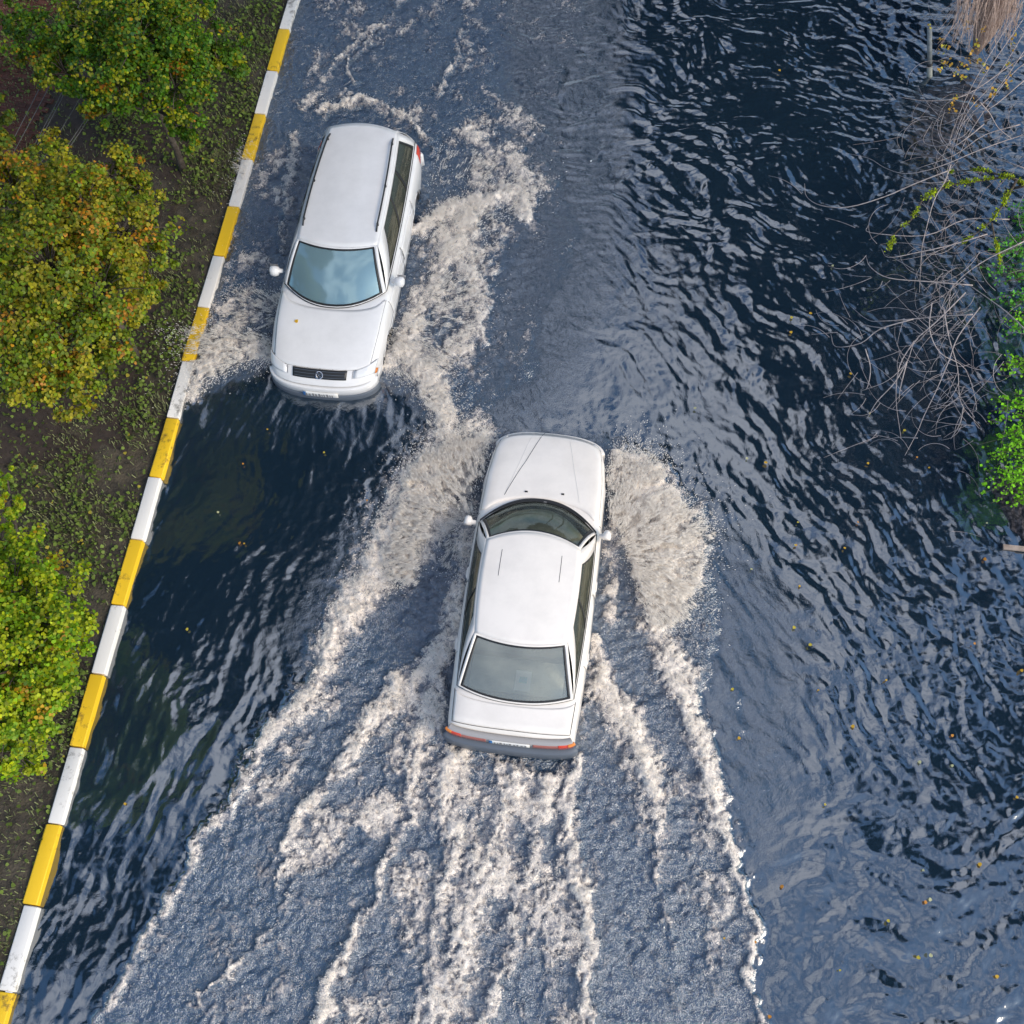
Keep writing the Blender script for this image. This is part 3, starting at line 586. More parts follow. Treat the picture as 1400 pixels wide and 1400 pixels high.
main = [[(1420,183),(1394,186),(1337,206),(1297,223),(1263,234),(1234,237),(1209,229),(1189,217),(1160,210)],
 [(1300,225),(1291,249),(1277,274),(1266,314),(1260,343),(1257,400)],
 [(1300,232),(1251,251),(1209,269),(1160,283),(1123,281),(1103,269),(1100,251)],
 [(1415,20),(1360,110),(1325,150),(1306,190),(1300,222)], [(1420,40),(1365,120),(1320,165),(1303,215)], [(1410,10),(1345,105),(1315,160),(1300,205)],
 [(1400,0),(1350,80),(1318,140),(1296,200)],[(1425,70),(1380,105),(1330,175),(1310,215)],
 [(1420,60),(1380,90),(1320,130),(1270,138),(1225,132)],[(1400,110),(1350,150),(1310,155),(1285,152),(1255,140)],
 [(1340,140),(1353,155),(1365,175),(1384,190)],[(1300,196),(1280,200),(1262,192),(1276,165)],
 [(1330,430),(1290,432),(1249,436),(1206,439),(1186,437),(1161,417)],[(1249,436),(1203,450),(1177,469),(1143,474),(1136,457)],[(1210,449),(1185,445),(1165,438)],
 [(1183,477),(1190,503),(1186,529),(1179,534)],[(1320,400),(1280,440),(1251,466),(1240,494),(1214,520),(1179,534)],[(1240,494),(1223,523),(1199,549),(1186,571)],
 [(1340,420),(1310,460),(1297,494),(1280,534),(1263,569),(1254,591),(1237,623)],[(1290,420),(1297,460),(1309,503),(1314,551),(1340,583)],[(1317,557),(1312,580),(1300,600)],
 [(1274,414),(1271,451),(1286,483),(1320,505),(1335,560),(1315,555)],[(1254,599),(1230,598),(1205,602)],
 [(1350,320),(1300,335),(1255,345),(1215,352),(1205,340)],[(1380,300),(1320,300),(1265,322),(1190,318),(1187,308)],[(1330,390),(1270,385),(1215,380),(1190,365),(1184,350)],
 [(1400,330),(1340,360),(1300,395),(1280,440)],[(1400,230),(1350,215),(1310,235)],[(1420,470),(1380,430),(1340,400),(1310,380)],
 [(1395,170),(1345,185),(1305,212),(1252,231)],[(1345,170),(1320,190),(1300,200),(1285,180),(1292,150)],[(1240,494),(1231,530),(1229,548)],[(1250,466),(1230,500),(1225,545),(1232,600)]]
mbA = MB()
for i, l in enumerate(main): hand(l, random.uniform(.9, 1.6), random.uniform(.15, .7), .010, .0035, mbA)
mbA.build('branch', twig, sh, True)
mbB = MB()
for k in range(210):                                       # side twigs, curving on from random points
    l = random.choice(main); i = random.randrange(1, len(l)); x, y = l[i]; x += random.gauss(0, 10); y += random.gauss(0, 10)
    if k % 3 == 0: x, y = random.gauss(1305, 34), random.gauss(468, 50)
    elif k % 5 == 0: x, y = random.gauss(1300, 40), random.gauss(350, 60)
    elif k % 10 == 1: x, y = random.gauss(1335, 28), random.gauss(110, 45)
    a = random.uniform(2.0, 4.4) if k % 10 != 1 else random.uniform(1.8, 2.8); cv = random.uniform(-.45, .45); pts = [(x, y)]; st2 = random.uniform(7, 16)
    for q in range(random.randint(3, 6)):
        x += math.cos(a) * st2; y -= math.sin(a) * st2; a += cv; pts.append((x, y))
    z = random.uniform(.3, 1.3); hand(pts, z, max(.08, z - random.uniform(.1, .5)), .0045, .0018, mbB)
mbB.build('twig', twig, sh).__setitem__('kind', 'stuff')
mbC = MB()
for k in range(90):
    x, y = random.gauss(1325, 45), random.gauss(300, 150); a = random.uniform(0, 6.28); cv = random.uniform(-.5, .5); pts = [(x, y)]
    for q in range(random.randint(3, 6)): x += math.cos(a) * 13; y += math.sin(a) * 13; a += cv; pts.append((x, y))
    z = random.uniform(.15, .7); hand(pts, z, z, .004, .0016, mbC)
mbC.build('twig', twig_d, sh).__setitem__('kind', 'stuff')
# yellow leaves still on the twigs
yl = [(1272,37),(1284,54),(1286,66),(1293,68),(1290,87),(1285,97),(1300,88),(1312,90),(1320,94),(1316,108),(1308,104),(1331,65),(1333,58),(1340,80),(1345,90),(1324,82),(1307,133),(1303,142),(1300,152),(1358,127),(1380,105),(1386,46),(1385,60),(1377,118),(1334,138),(1320,30),(1343,41),(1377,88)]
P = []
for (x, y) in yl:
    for k in range(6): a = at(x + random.gauss(0, 2.5), y + random.gauss(0, 2.5), 1.0); P.append((a[0] - 8.6, a[1] - 9.2, 1.0 + random.gauss(0, .04)))
P = np.array(P); n = len(P); cc = np.where(rng.random((n, 1)) < .6, [[.62, .36, .06]], [[.55, .50, .06]]) * rng.uniform(.7, 1.2, (n, 1))
v_, q_, c_ = leaf_cloud(P, rng.uniform(.03, .055, n), np.tile([0, 0, 1.0], (n, 1)), cc)
fastmesh('yellow_leaves', v_, q_, LEAFM, sh, colors=c_)
# mossy tree limbs
ml = empty('mossy_tree', (9.4, 11.5, 0)); tag(ml, 'tree with crooked yellow green mossy limbs reaching in from the right edge', 'tree')
lim = [[(1440,262),(1400,254),(1383,243),(1366,243),(1326,249),(1297,254),(1280,263),(1263,271),(1246,300),(1223,320),(1214,343)],
 [(1390,246),(1346,234),(1320,233),(1297,236)], [(1390,246),(1371,280),(1354,303),(1329,323),(1306,341)], [(1356,305),(1362,337),(1367,362)], [(1400,254),(1376,262),(1371,280)]]
so2 = so_; so_ = Vector((9.4, 11.5, 0)); mossP = []
for l, r in zip(lim, (.05, .032, .045, .03, .05)):
    m_ = MB(); hand(l, 1.3, .7, r * .55, r * .18, m_); m_.build('limb', bark, ml, True)
    for i in range(len(l) - 1):
        for k in range(190):
            t = random.random(); x = l[i][0] + (l[i + 1][0] - l[i][0]) * t; y = l[i][1] + (l[i + 1][1] - l[i][1]) * t; zz = 1.3 - .6 * (i + t) / (len(l) - 1)
            if vn(np.array(x / 9.), np.array(y / 9.), 3) < .50: continue
            q = at(x, y, zz); mossP.append((q[0] - 9.4 + random.gauss(0, r * .45), q[1] - 11.5 + random.gauss(0, r * .45), zz + .02 + abs(random.gauss(0, r * .4))))
P = np.array(mossP); n = len(P); v_, q_, c_ = leaf_cloud(P, rng.uniform(.012, .035, n), np.tile([0, 0, 1.0], (n, 1)), np.array([[.44, .56, .02]]) * rng.uniform(.25, 1.3, (n, 1)), 'q', .9)
fastmesh('moss', v_, q_, LEAFM, ml, colors=c_).__setitem__('kind', 'stuff')
m_ = MB(); m_.tube([(0.3, -1, -.2), (.2, -.6, .6), P3(1440, 262, 1.3) - so_], [.16, .12, .03], 8); m_.build('trunk', bark, ml, True)
so_ = so2
def bush(label, shoots, seed, col, lsize=.045, cnt=26):
    bx, by = at(*shoots[0][0]); e = empty('green_bush', (bx, by, 0)); tag(e, label, 'bush', 'green bushes on the right edge')
    P = []; Cc = []; mb = MB()
    for (a, b, z) in shoots:
        A, B = P3(a[0], a[1], z * .5), P3(b[0], b[1], z); base_ = Vector((bx, by, 0))
        for k in range(7):
            a2 = A + Vector((random.gauss(0, .1), random.gauss(0, .1), 0)); b2 = B + Vector((random.gauss(0, .1), random.gauss(0, .1), random.gauss(0, .08)))
            mb.tube([a2 - base_, (a2 + b2) / 2 - base_ + Vector((0, 0, .06)), b2 - base_], [.008, .006, .003], 3)
            for i in range(cnt):
                t = random.random(); q = a2 + (b2 - a2) * t + Vector((random.gauss(0, .035), random.gauss(0, .035), random.gauss(0, .02) + .06 * math.sin(t * 3.1))) - base_
                P.append(q); Cc.append(np.array(col) * random.uniform(.45, 1.4) * (1 if random.random() > .1 else .5))
    P = np.array(P); n = len(P); v_, q_, c_ = leaf_cloud(P, rng.uniform(lsize * .6, lsize * 1.3, n), np.tile([0, 0, 1.0], (n, 1)), np.array(Cc), 'q', .5)
    mb.build('stem', bark, e).__setitem__('kind', 'stuff'); fastmesh('foliage', v_, q_, LEAFM, e, colors=c_)
bush('bright green leafy bush on the right edge above the dark mound', [((1420,600),(1350,628),.5),((1420,570),(1365,560),.6),((1430,620),(1380,640),.6),((1430,640),(1362,680),.5),((1430,660),(1390,690),.4),((1430,580),(1375,590),.6),((1430,650),(1368,655),.6),((1430,600),(1385,615),.6),((1430,560),(1370,553),.5),((1440,540),(1390,545),.6)], 1, (.26, .66, .02))
bush('small tuft of bright green leaves at the right edge under the twigs', [((1430,505),(1372,495),.5),((1430,498),(1385,500),.5),((1430,440),(1385,435),.4)], 2, (.26, .64, .02), cnt=18)
bush('dull deep green bush on the right edge beside the mossy limbs', [((1430,380),(1355,380),.35),((1430,350),(1365,345),.35),((1430,400),(1375,410),.3),((1430,330),(1385,325),.3),((1430,425),(1380,440),.3),((1440,300),(1390,290),.3)], 3, (.11, .40, .04), .05)
# gravelly mound
mv = []; mf = []; c = at(1425, 700); NR, NA = 14, 40
for i in range(NR + 1):
    for j in range(NA):
        r = i / NR; a = 2 * math.pi * j / NA; rr = .85 * r * (1 + .12 * math.sin(3 * a) + .06 * random.random())
        mv.append((c[0] + rr * math.cos(a) * .75, c[1] + rr * math.sin(a), .30 * (1 - r ** 1.6) - .06 + random.uniform(-.02, .025)))
for i in range(NR):
    for j in range(NA): j2 = (j + 1) % NA; mf.append((i * NA + j, (i + 1) * NA + j, (i + 1) * NA + j2, i * NA + j2))
mo = mesh('earth_mound', mv, mf, noisy('gravelly_earth', (.015, .014, .018), (.16, .14, .15), 22, .8, 1.0, lo=.42, hi=.7), smooth=False)
tag(mo, 'dark gravelly earth mound at the right edge under the bright bush', 'mound')
# plank and post
pl = MB(); A = P3(1372, 747, .05); B = P3(1440, 754, .06); d = (B - A).normalized(); s = Vector((-d.y, d.x, 0)) * .035
pl.add([v - A for v in (A - s, A + s, B + s, B - s)] + [v - A + Vector((0, 0, .03)) for v in (A - s, A + s, B + s, B - s)], [(3, 2, 1, 0), (4, 5, 6, 7), (0, 1, 5, 4), (1, 2, 6, 5), (2, 3, 7, 6), (3, 0, 4, 7)])
o = pl.build('plank', noisy('weathered_wood', (.24, .18, .14), (.42, .33, .27), 9)); o.location = A - Vector((0, 0, .03)); tag(o, 'pale weathered plank lying in the water at the right edge', 'plank')
pb_ = P3(1271, 107, -.05); pt = empty('metal_post', pb_); tag(pt, 'thin grey post with a dark collar leaning in the water at the top right', 'post')
pm = noisy('galvanised_post', (.16, .18, .19), (.26, .28, .29), 14, .5, .1)
hp = 0.95; tv = (P3(1271, 38, hp) - pb_) / hp
MB().tube([tv * -.2, tv * .26], .045, 12).build('lower_tube', noisy('pale_post', (.26, .27, .24), (.34, .35, .31), 14, .6, .1), pt, True)
MB().tube([tv * .26, tv * .30], .056, 12).build('collar', principled('collar_black', (.02, .02, .025), .5), pt, True)
MB().tube([tv * .30, tv * hp], .040, 12).build('upper_tube', pm, pt, True)
# leaning trunk with fibrous bark in the top right corner
tk = empty('leaning_trunk', (8.0, 16.2, 0)); tag(tk, 'leaning tan trunk shaggy with loose stalks in the top right corner', 'tree')
so_ = Vector((8.0, 16.2, 0)); A = P3(1375, -30, 1.2) - so_; B = P3(1345, 45, .55) - so_
MB().tube([A + (A - B) * 1.2, A, (A + B) / 2, B, B + (B - A) * .4], [.34, .30, .26, .18, .05], 12).build('trunk', noisy('tan_bark', (.22, .14, .11), (.50, .36, .29), 16, .9, .9, dist=.05), tk, True)
mbD = MB()
for k in range(160):
    x, y = random.uniform(1312, 1400), random.uniform(-28, 8); dx = random.gauss(-16, 9); dy = random.uniform(35, 75)
    hand([(x, y), (x + dx * .4, y + dy * .5), (x + dx + random.gauss(0, 6), y + dy)], random.uniform(1.3, 1.75), random.uniform(.6, 1.1), .006, .0025, mbD)
mbD.build('stalk', noisy('tan_stalk', (.34, .24, .19), (.62, .46, .38), 30, .8, 0), tk).__setitem__('kind', 'stuff')
so_ = so2

# ------------------------------------------------------------ tall street trees either side, beyond the frame (the water mirrors them)
def crown_mesh(seed):
    r = np.random.default_rng(seed); n = 8500
    lob_ = r.normal(0, .45, (26, 3)); lob_ = lob_ / np.maximum(1, np.linalg.norm(lob_, axis=1)[:, None] / .75)
    k = r.integers(0, 26, n); d = r.normal(0, 1, (n, 3)); d /= np.linalg.norm(d, axis=1)[:, None]
    P = lob_[k] + d * .30 * r.random((n, 1)) ** .4
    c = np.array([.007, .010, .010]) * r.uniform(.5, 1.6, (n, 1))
    return leaf_cloud(P, r.uniform(.06, .115, n), d + [0, 0, .5], c, 'q', .6)
cms = []
for s_ in (1, 2):
    v_, q_, c_ = crown_mesh(s_); o = fastmesh('crown', v_, q_, LEAFM, colors=c_); cms.append(o)
dark_bark = noisy('wet_dark_bark', (.010, .009, .008), (.03, .026, .022), 14, .9, .5)
tall = [(-11.5, 14, -6.3, 14.6, 12.6, 4.6), (-12, 20, -7.2, 21.5, 13.5, 5.0), (-12, 28, -6.0, 29, 15, 5.4), (-11, 37, -4.5, 38, 16, 6),
        (13, 12, 10.6, 13.2, 11.5, 4.2), (14, 18, 11.0, 19.5, 13, 5.0), (13, 26, 9.6, 26.5, 14, 5.6), (12, 34, 8.6, 35, 15, 6.4), (-12.5, 9.5, -8.5, 10.6, 12.2, 3.2), (14, 3, 10.6, 5.0, 10.5, 2.6), (11, 44, 7.5, 45, 17, 7), (-13, 4, -10.2, 4.2, 9.5, 2.3)]
for i, (tx, ty, cx, cy, cz, r) in enumerate(tall):
    t = empty('tall_tree', (tx, ty, 0)); tag(t, 'tall dark street tree beyond the frame, mirrored as darkness in the flood water', 'tree', 'tall street trees mirrored in the water')
    if i < 2: c = cms[i]; c.parent = t
    else: c = cms[i % 2].copy(); C.objects.link(c); c.parent = t
    c.location = (cx - tx, cy - ty, cz); c.scale = (r, r, r * .9); c.rotation_euler = (0, 0, i * 1.3)
    MB().tube([(0, 0, -.2), (.1, .1, 3), ((cx - tx) * .5, (cy - ty) * .5, cz * .62), (cx - tx, cy - ty, cz + r * .4)], [.32, .26, .2, .06], 8).build('trunk', dark_bark, t, True)

# ------------------------------------------------------------ cars
def body_paint(name, col):
    m = principled(name, col, .32, Metallic=0.0, Coat_Weight=.6, Coat_Roughness=.06); b = m.node_tree.nodes['Principled BSDF']
    g = nd(m, 'ShaderNodeNewGeometry'); n = nd(m, 'ShaderNodeTexNoise', Scale=3.5, Detail=6, Roughness=.65); lk(m, g.outputs['Position'], n.inputs['Vector'])
    r = nd(m, 'ShaderNodeValToRGB'); r.color_ramp.elements[0].color = (*[c * .93 for c in col], 1); r.color_ramp.elements[1].color = (*col, 1)
    r.color_ramp.elements[0].position = .35; r.color_ramp.elements[1].position = .6
    lk(m, n.outputs['Fac'], r.inputs['Fac']); lk(m, r.outputs['Color'], b.inputs['Base Color']); return m
PW = body_paint('silver_white_paint', (.79, .775, .765)); SW = body_paint('white_paint', (.86, .805, .745))
def glass_mat(name, tint, tr, ior=3.0, ro=.03, haze=0.0, hc=(.5, .5, .5)):
    m = bpy.data.materials.new(name); m.use_nodes = True; n = m.node_tree.nodes; n.clear(); o = nd(m, 'ShaderNodeOutputMaterial')
    t = nd(m, 'ShaderNodeBsdfTransparent'); t.inputs[0].default_value = (*tr, 1); g = nd(m, 'ShaderNodeBsdfGlossy'); g.inputs['Roughness'].default_value = ro; g.inputs[0].default_value = (*tint, 1)
    f = nd(m, 'ShaderNodeFresnel', IOR=ior); x = nd(m, 'ShaderNodeMixShader'); lk(m, f.outputs[0], x.inputs[0]); lk(m, t.outputs[0], x.inputs[1]); lk(m, g.outputs[0], x.inputs[2])
    d = nd(m, 'ShaderNodeBsdfDiffuse'); d.inputs[0].default_value = (*hc, 1); y = nd(m, 'ShaderNodeMixShader'); y.inputs[0].default_value = haze; lk(m, x.outputs[0], y.inputs[1]); lk(m, d.outputs[0], y.inputs[2]); lk(m, y.outputs[0], o.inputs[0]); return m
GL = glass_mat('car_glass', (1, 1, 1), (.50, .55, .53)); GB = glass_mat('sky_reflection_glass', (.72, .94, 1.0), (.55, .80, .86), 3.0, .09, .30, (.46, .72, .80)); GR = glass_mat('rear_glass', (.92, 1, .97), (.92, .95, .90), 2.3, .16, .22, (.66, .69, .62)); GW = glass_mat('screen_glass', (.8, .9, .85), (.85, .88, .78), 1.7, .03, .04, (.5, .5, .42)); GS = glass_mat('side_glass', (.9, .9, .8), (.50, .52, .42), 2.4, .04, .14, (.26, .27, .18))  # GB's cyan tint and haze, GS's olive haze: reflections put into the colour
BLK = principled('black_trim', (.015, .016, .018), .45); GRY = principled('grey_trim', (.10, .12, .15), .5); DARK = principled('gap_shadow_rubber', (.03, .03, .035), .8)
RED = principled('red_lens', (.62, .05, .02), .2, Coat_Weight=.5); RED2 = principled('dull_red_reflector', (.36, .12, .10), .3); ORG = principled('orange_lens', (.70, .22, .04), .25)
CHR = principled('chrome', (.75, .75, .77), .15, Metallic=1.0); LMP = principled('lamp_glass', (.72, .72, .72), .12, Coat_Weight=1.0); PLT = principled('plate_white', (.72, .71, .68), .5); BLU = principled('plate_blue', (.03, .16, .42), .4)
TYR = principled('tyre', (.02, .02, .02), .85); FAB = noisy('seat_cloth', (.16, .15, .13), (.24, .22, .19), 30, .9, .2); FABL = noisy('pale_trim', (.40, .40, .33), (.52, .51, .42), 12, .9, .2); FLR = principled('cabin_carpet', (.05, .05, .05), .95)
def grid_obj(name, fn, us, vs, mat, parent, thick=0, smooth_=True, keep=None, flip=False):
    V = [fn(u, v) for u in us for v in vs]; n = len(vs); Fc = []
    for i in range(len(us) - 1):
        for j in range(n - 1):
            if keep and not keep((us[i] + us[i + 1]) / 2, (vs[j] + vs[j + 1]) / 2): continue
            f = (i * n + j, (i + 1) * n + j, (i + 1) * n + j + 1, i * n + j + 1); Fc.append(f[::-1] if flip else f)
    o = mesh(name, V, Fc, mat, parent, smooth_)
    bm = bmesh.new(); bm.from_mesh(o.data); bmesh.ops.remove_doubles(bm, verts=bm.verts, dist=1e-5); bmesh.ops.recalc_face_normals(bm, faces=bm.faces)
    bmesh.ops.delete(bm, geom=[v for v in bm.verts if not v.link_faces], context='VERTS'); bm.to_mesh(o.data); bm.free()
    if thick: md = o.modifiers.new('thickness', 'SOLIDIFY'); md.thickness = abs(thick); md.offset = 0
    return o
def lin(a, b, n): return [a + (b - a) * i / (n - 1) for i in range(n)]
def se(y, W, p=3.0):
    q = min(1.0, abs(y) / W); return 1 - (1 - q ** p) ** (1 / p)
ZO = -.28
class Car:
    def __init__(s, spec, parent): s.__dict__.update(spec); s.e = parent
    def tb(s, tab, x):
        return float(np.interp(x, [t[0] for t in tab], [t[1] for t in tab]))
    def S(s, x, v, off=0.0):
        """body skin: x station, v in -1..1 across (left sill .. top .. right sill)"""
        p0 = s.S0(x, v)
        if not off: return p0
        e = .004; a = (Vector(s.S0(x + e, v)) - Vector(s.S0(x - e, v))); b = (Vector(s.S0(x, min(1, v + e))) - Vector(s.S0(x, max(-1, v - e))))
        n = a.cross(b); n = n.normalized() if n.length > 1e-9 else Vector((0, 0, 1))
        if n.z < 0 and abs(v) < .6: n = -n
        if abs(v) >= .6 and n.y * v < 0: n = -n
        return tuple(Vector(p0) + n * off)
    def S0(s, x, v):
        w = s.tb(s.w, x); zt = s.tb(s.zt, x); zb = s.tb(s.zb, x)
        cy = (0, .45, .78, .91, .975, 1.0, .988, .955); cz = (1, .985, .955, .905, .80, .55, .30, 0)
        t = abs(v) * 7; i = min(6, int(t)); f = t - i
        def cr_(c):
            a = c[max(0, i - 1)] if i > 0 else (-c[1] if c is cy else c[1]); b_, c_ = c[i], c[i + 1]; d = c[min(7, i + 2)]
            return .5 * (2 * b_ + (c_ - a) * f + (2 * a - 5 * b_ + 4 * c_ - d) * f * f + (3 * b_ - a - 3 * c_ + d) * f ** 3)
        y = cr_(cy) * w; z = zb + cr_(cz) * (zt - zb)
        if abs(v) > .62:
            for xw in s.wheels:
                dx = abs(x - xw)
                if dx < .37: z = max(z, .27 + math.sqrt(.37 ** 2 - dx * dx))
        Bf = max(0, s.bowf * (1 - x / s.bowl)); Br = max(0, s.bowr * (1 - (s.L - x) / s.bowl))
        q = se(y, w * 1.0001, 2.6)
        return (x + Bf * q - Br * q, y * (1 if v >= 0 else -1), z + ZO)
    def skin(s, name, x0, x1, v0, v1, mat, off=.004, nu=14, nv=10, thick=.004, xf=None, parent=None):
        """panel over the skin; x0/x1 may be functions of v"""
        X0 = x0 if callable(x0) else (lambda v: x0); X1 = x1 if callable(x1) else (lambda v: x1)
        V0 = v0 if callable(v0) else (lambda u: v0); V1 = v1 if callable(v1) else (lambda u: v1)
        def fn(u, t):
            v = V0(u) + (V1(u) - V0(u)) * t; return s.S(X0(v) + (X1(v) - X0(v)) * u, v, off)
        return grid_obj(name, fn, lin(0, 1, nu), lin(0, 1, nv), mat, parent or s.e, thick)
    def gap(s, name, pts, r=.0045, mat=None, parent=None, off=.003):
        """a shut line following the skin through (x,v) points"""
        P = []
        for a, b in zip(pts[:-1], pts[1:]):
            for k in range(10): P.append(s.S(a[0] + (b[0] - a[0]) * k / 10, a[1] + (b[1] - a[1]) * k / 10, off))
        P.append(s.S(*pts[-1], off)); return MB().tube(P, r, 4).build(name, mat or DARK, parent or s.e)
    # greenhouse curves
    def F0(s, a): return Vector((s.fb[0] + s.fb[1] * abs(a) ** 2.2, a * s.fb[2], s.fb[3] - .012 * a * a + ZO))
    def F1(s, a): return Vector((s.ft[0] + s.ft[1] * a * a, a * s.ft[2], s.ft[3] - s.ft[4] * a * a + ZO))
    def R0(s, a): return Vector((s.rb[0] - s.rb[1] * abs(a) ** 2.2, a * s.rb[2], s.rb[3] - .012 * a * a + ZO))
    def R1(s, a): return Vector((s.rt[0] - s.rt[1] * a * a, a * s.rt[2], s.rt[3] - s.rt[4] * a * a + ZO))
    def B0(s, b, g): return s.F0(g).lerp(s.R0(g), b) + Vector((0, g * s.bul * 4 * b * (1 - b), 0))
    def B1(s, b, g): return s.F1(g).lerp(s.R1(g), b) + Vector((0, g * s.bul * .9 * 4 * b * (1 - b), s.arch * 4 * b * (1 - b)))
    def Wf(s, a, t): p = s.F0(a).lerp(s.F1(a), t); return p + Vector((-.4, 0, .9)) * .045 * 4 * t * (1 - t)
    def Wr(s, a, t): p = s.R0(a).lerp(s.R1(a), t); return p + Vector((.4, 0, .9)) * .045 * 4 * t * (1 - t)
    def Ws(s, g):
        def f(b, t): p = s.B0(b, g).lerp(s.B1(b, g), t); return p + Vector((0, g, .3)) * .028 * 4 * t * (1 - t)
        return f
    def Rf(s, a, b):                                      # Coons roof with crown
        f, r = s.F1(a), s.R1(a); l, k = s.B1(b, -1), s.B1(b, 1); u = (a + 1) / 2
        c = (s.F1(-1) * (1 - u) + s.F1(1) * u) * (1 - b) + (s.R1(-1) * (1 - u) + s.R1(1) * u) * b
        p = f.lerp(r, b) + l.lerp(k, u) - c
        p.z += s.arch * 0 + .012 * (1 - a * a) * 4 * b * (1 - b); return p
    def face(s, W, name, mat, inner, us, vs, gname, gmat, glabel=None, split=()):
        """frame of a ruled face round its opening, dark seal and the glass; inner(u,v)->(p,q)"""
        def ring(k0, k1, nm, m_, off, th):
            # ring between scale k0 and k1 of the opening param square
            V = []; Fc = []; N = 14; per = [(-1 + 2 * i / N, -1) for i in range(N)] + [(1, -1 + 2 * i / N) for i in range(N)] + [(1 - 2 * i / N, 1) for i in range(N)] + [(-1, 1 - 2 * i / N) for i in range(N)]
            for (p, q) in per:
                for k in (k0, k1):
                    V.append(nrm(W, *k(p, q), off))
            n = len(per)
            for i in range(n): j = (i + 1) % n; Fc.append((2 * i, 2 * j, 2 * j + 1, 2 * i + 1))
            o = mesh(nm, V, Fc, m_, s.e, True); bm = bmesh.new(); bm.from_mesh(o.data); bmesh.ops.recalc_face_normals(bm, faces=bm.faces); bm.to_mesh(o.data); bm.free()
            if th: md = o.modifiers.new('thickness', 'SOLIDIFY'); md.thickness = th; md.offset = 0
            return o
        outer = lambda p, q: (us[0] + (us[1] - us[0]) * (p + 1) / 2, vs[0] + (vs[1] - vs[0]) * (q + 1) / 2)
        ring(outer, inner, name, mat, 0, .006)
        sh = lambda p, q: inner(p * .955, q * .93)
        ring(inner, sh, 'window_seal', BLK, -.001, .003)
        N = 12
        cuts = [-1] + list(split) + [1]; gl = None
        for c0, c1 in zip(cuts[:-1], cuts[1:]):
            g0 = c0 if c0 == -1 else c0 + .02; g1 = c1 if c1 == 1 else c1 - .02
            gl = grid_obj(gname, lambda u, v: nrm(W, *inner(u * .965, v * .95), -.006), lin(g0, g1, N), lin(-1, 1, N), gmat, s.e)
            if c1 != 1: grid_obj('pillar', lambda u, v: nrm(W, *inner(u * .965, v * .97), .001), [c1 - .03, c1, c1 + .03], lin(-1, 1, N), BLK, s.e, .004)
        return gl
def nrm(W, a, b, off):
    p = W(a, b)
    if not off: return tuple(p)
    e = .01; n = (W(a + e, b) - W(a - e, b)).cross(W(a, b + e) - W(a, b - e)).normalized()
    c = Vector((p.x, 0, .6 + ZO));
    if n.dot(p - Vector((2.6, 0, .5 + ZO))) < 0: n = -n
    return tuple(p + n * off)
def place(e, px, py, h, flip):
    bx = Vector((math.sin(h), math.cos(h))) * flip; e.location = (px, py, 0); e.rotation_euler = (0, 0, math.atan2(bx.y, bx.x))
def bumper(car, name, rear, z0, z1, y0, y1, out, mat, th=.05, W=None, n=40, parent=None, B=None):
    W = W or (car.tb(car.w, car.L if rear else 0) + .01); B = B or (car.bowr if rear else car.bowf); sg = 1 if rear else -1; xc = car.L if rear else 0
    prof = [(out - th, z1), (out - .012, z1), (out, z1 - .02 * (z1 - z0 > .06)), (out, z0 + .015 * (z1 - z0 > .06)), (out - .012, z0), (out - th, z0)]
    ys_ = [W * math.sin(t) for t in lin(math.asin(max(-1, y0 / W)), math.asin(min(1, y1 / W)), n)]
    V = []; Fc = []; m = len(prof)
    for y in ys_:
        dx = B * se(y, W * 1.0005, 2.6)
        e = 1e-3; sl = B * (se(abs(y) + e, W * 1.01, 2.6) - se(abs(y), W * 1.01, 2.6)) / e * (1 if y > 0 else -1)
        nv = Vector((1, sl)).normalized()
        for (d, z) in prof: V.append((xc + sg * (-dx + nv.x * d), y + nv.y * d, z + ZO))
    for i in range(len(ys_) - 1):
        for k in range(m): k2 = (k + 1) % m; Fc.append((i * m + k, i * m + k2, (i + 1) * m + k2, (i + 1) * m + k))
    Fc.append(tuple(range(m))); Fc.append(tuple(range((len(ys_) - 1) * m, len(ys_) * m))[::-1])
    o = mesh(name, V, Fc, mat, parent or car.e, True); bm = bmesh.new(); bm.from_mesh(o.data); bmesh.ops.recalc_face_normals(bm, faces=bm.faces); bm.to_mesh(o.data); bm.free()
    return o
def plate(car, rear, z0, z1, out, chars, yc=0):
    """number plate with a blue band; the characters are blurred past reading in the photograph and stay as indistinct strokes"""
    p = bumper(car, 'number_plate', rear, z0, z1, yc - .26, yc + .26, out, PLT, .02, n=10)
    sgn = 1 if rear else -1
    bumper(car, 'blue_band', rear, z0 + .004, z1 - .004, yc - .26 if sgn > 0 else yc + .215, yc - .215 if sgn > 0 else yc + .26, out + .003, BLU, .01, n=3, parent=p)
    r = random.Random(4); mb = MB(); y = -.19
    while y < .22:
        wd = r.uniform(.012, .03); hgt = r.uniform(.3, .5); zc = (z0 + z1) / 2; X_ = (car.L if rear else 0) + sgn * (out + .003)
        mb.box(X_ - .002 - .0, X_ + .002, yc + y, yc + y + wd, zc - (z1 - z0) * hgt + ZO + .01, zc + (z1 - z0) * hgt + ZO - .01); y += wd + r.uniform(.012, .03)
    mb.build('plate_marks', principled('faded_plate_ink', (.22, .22, .23), .6), p)
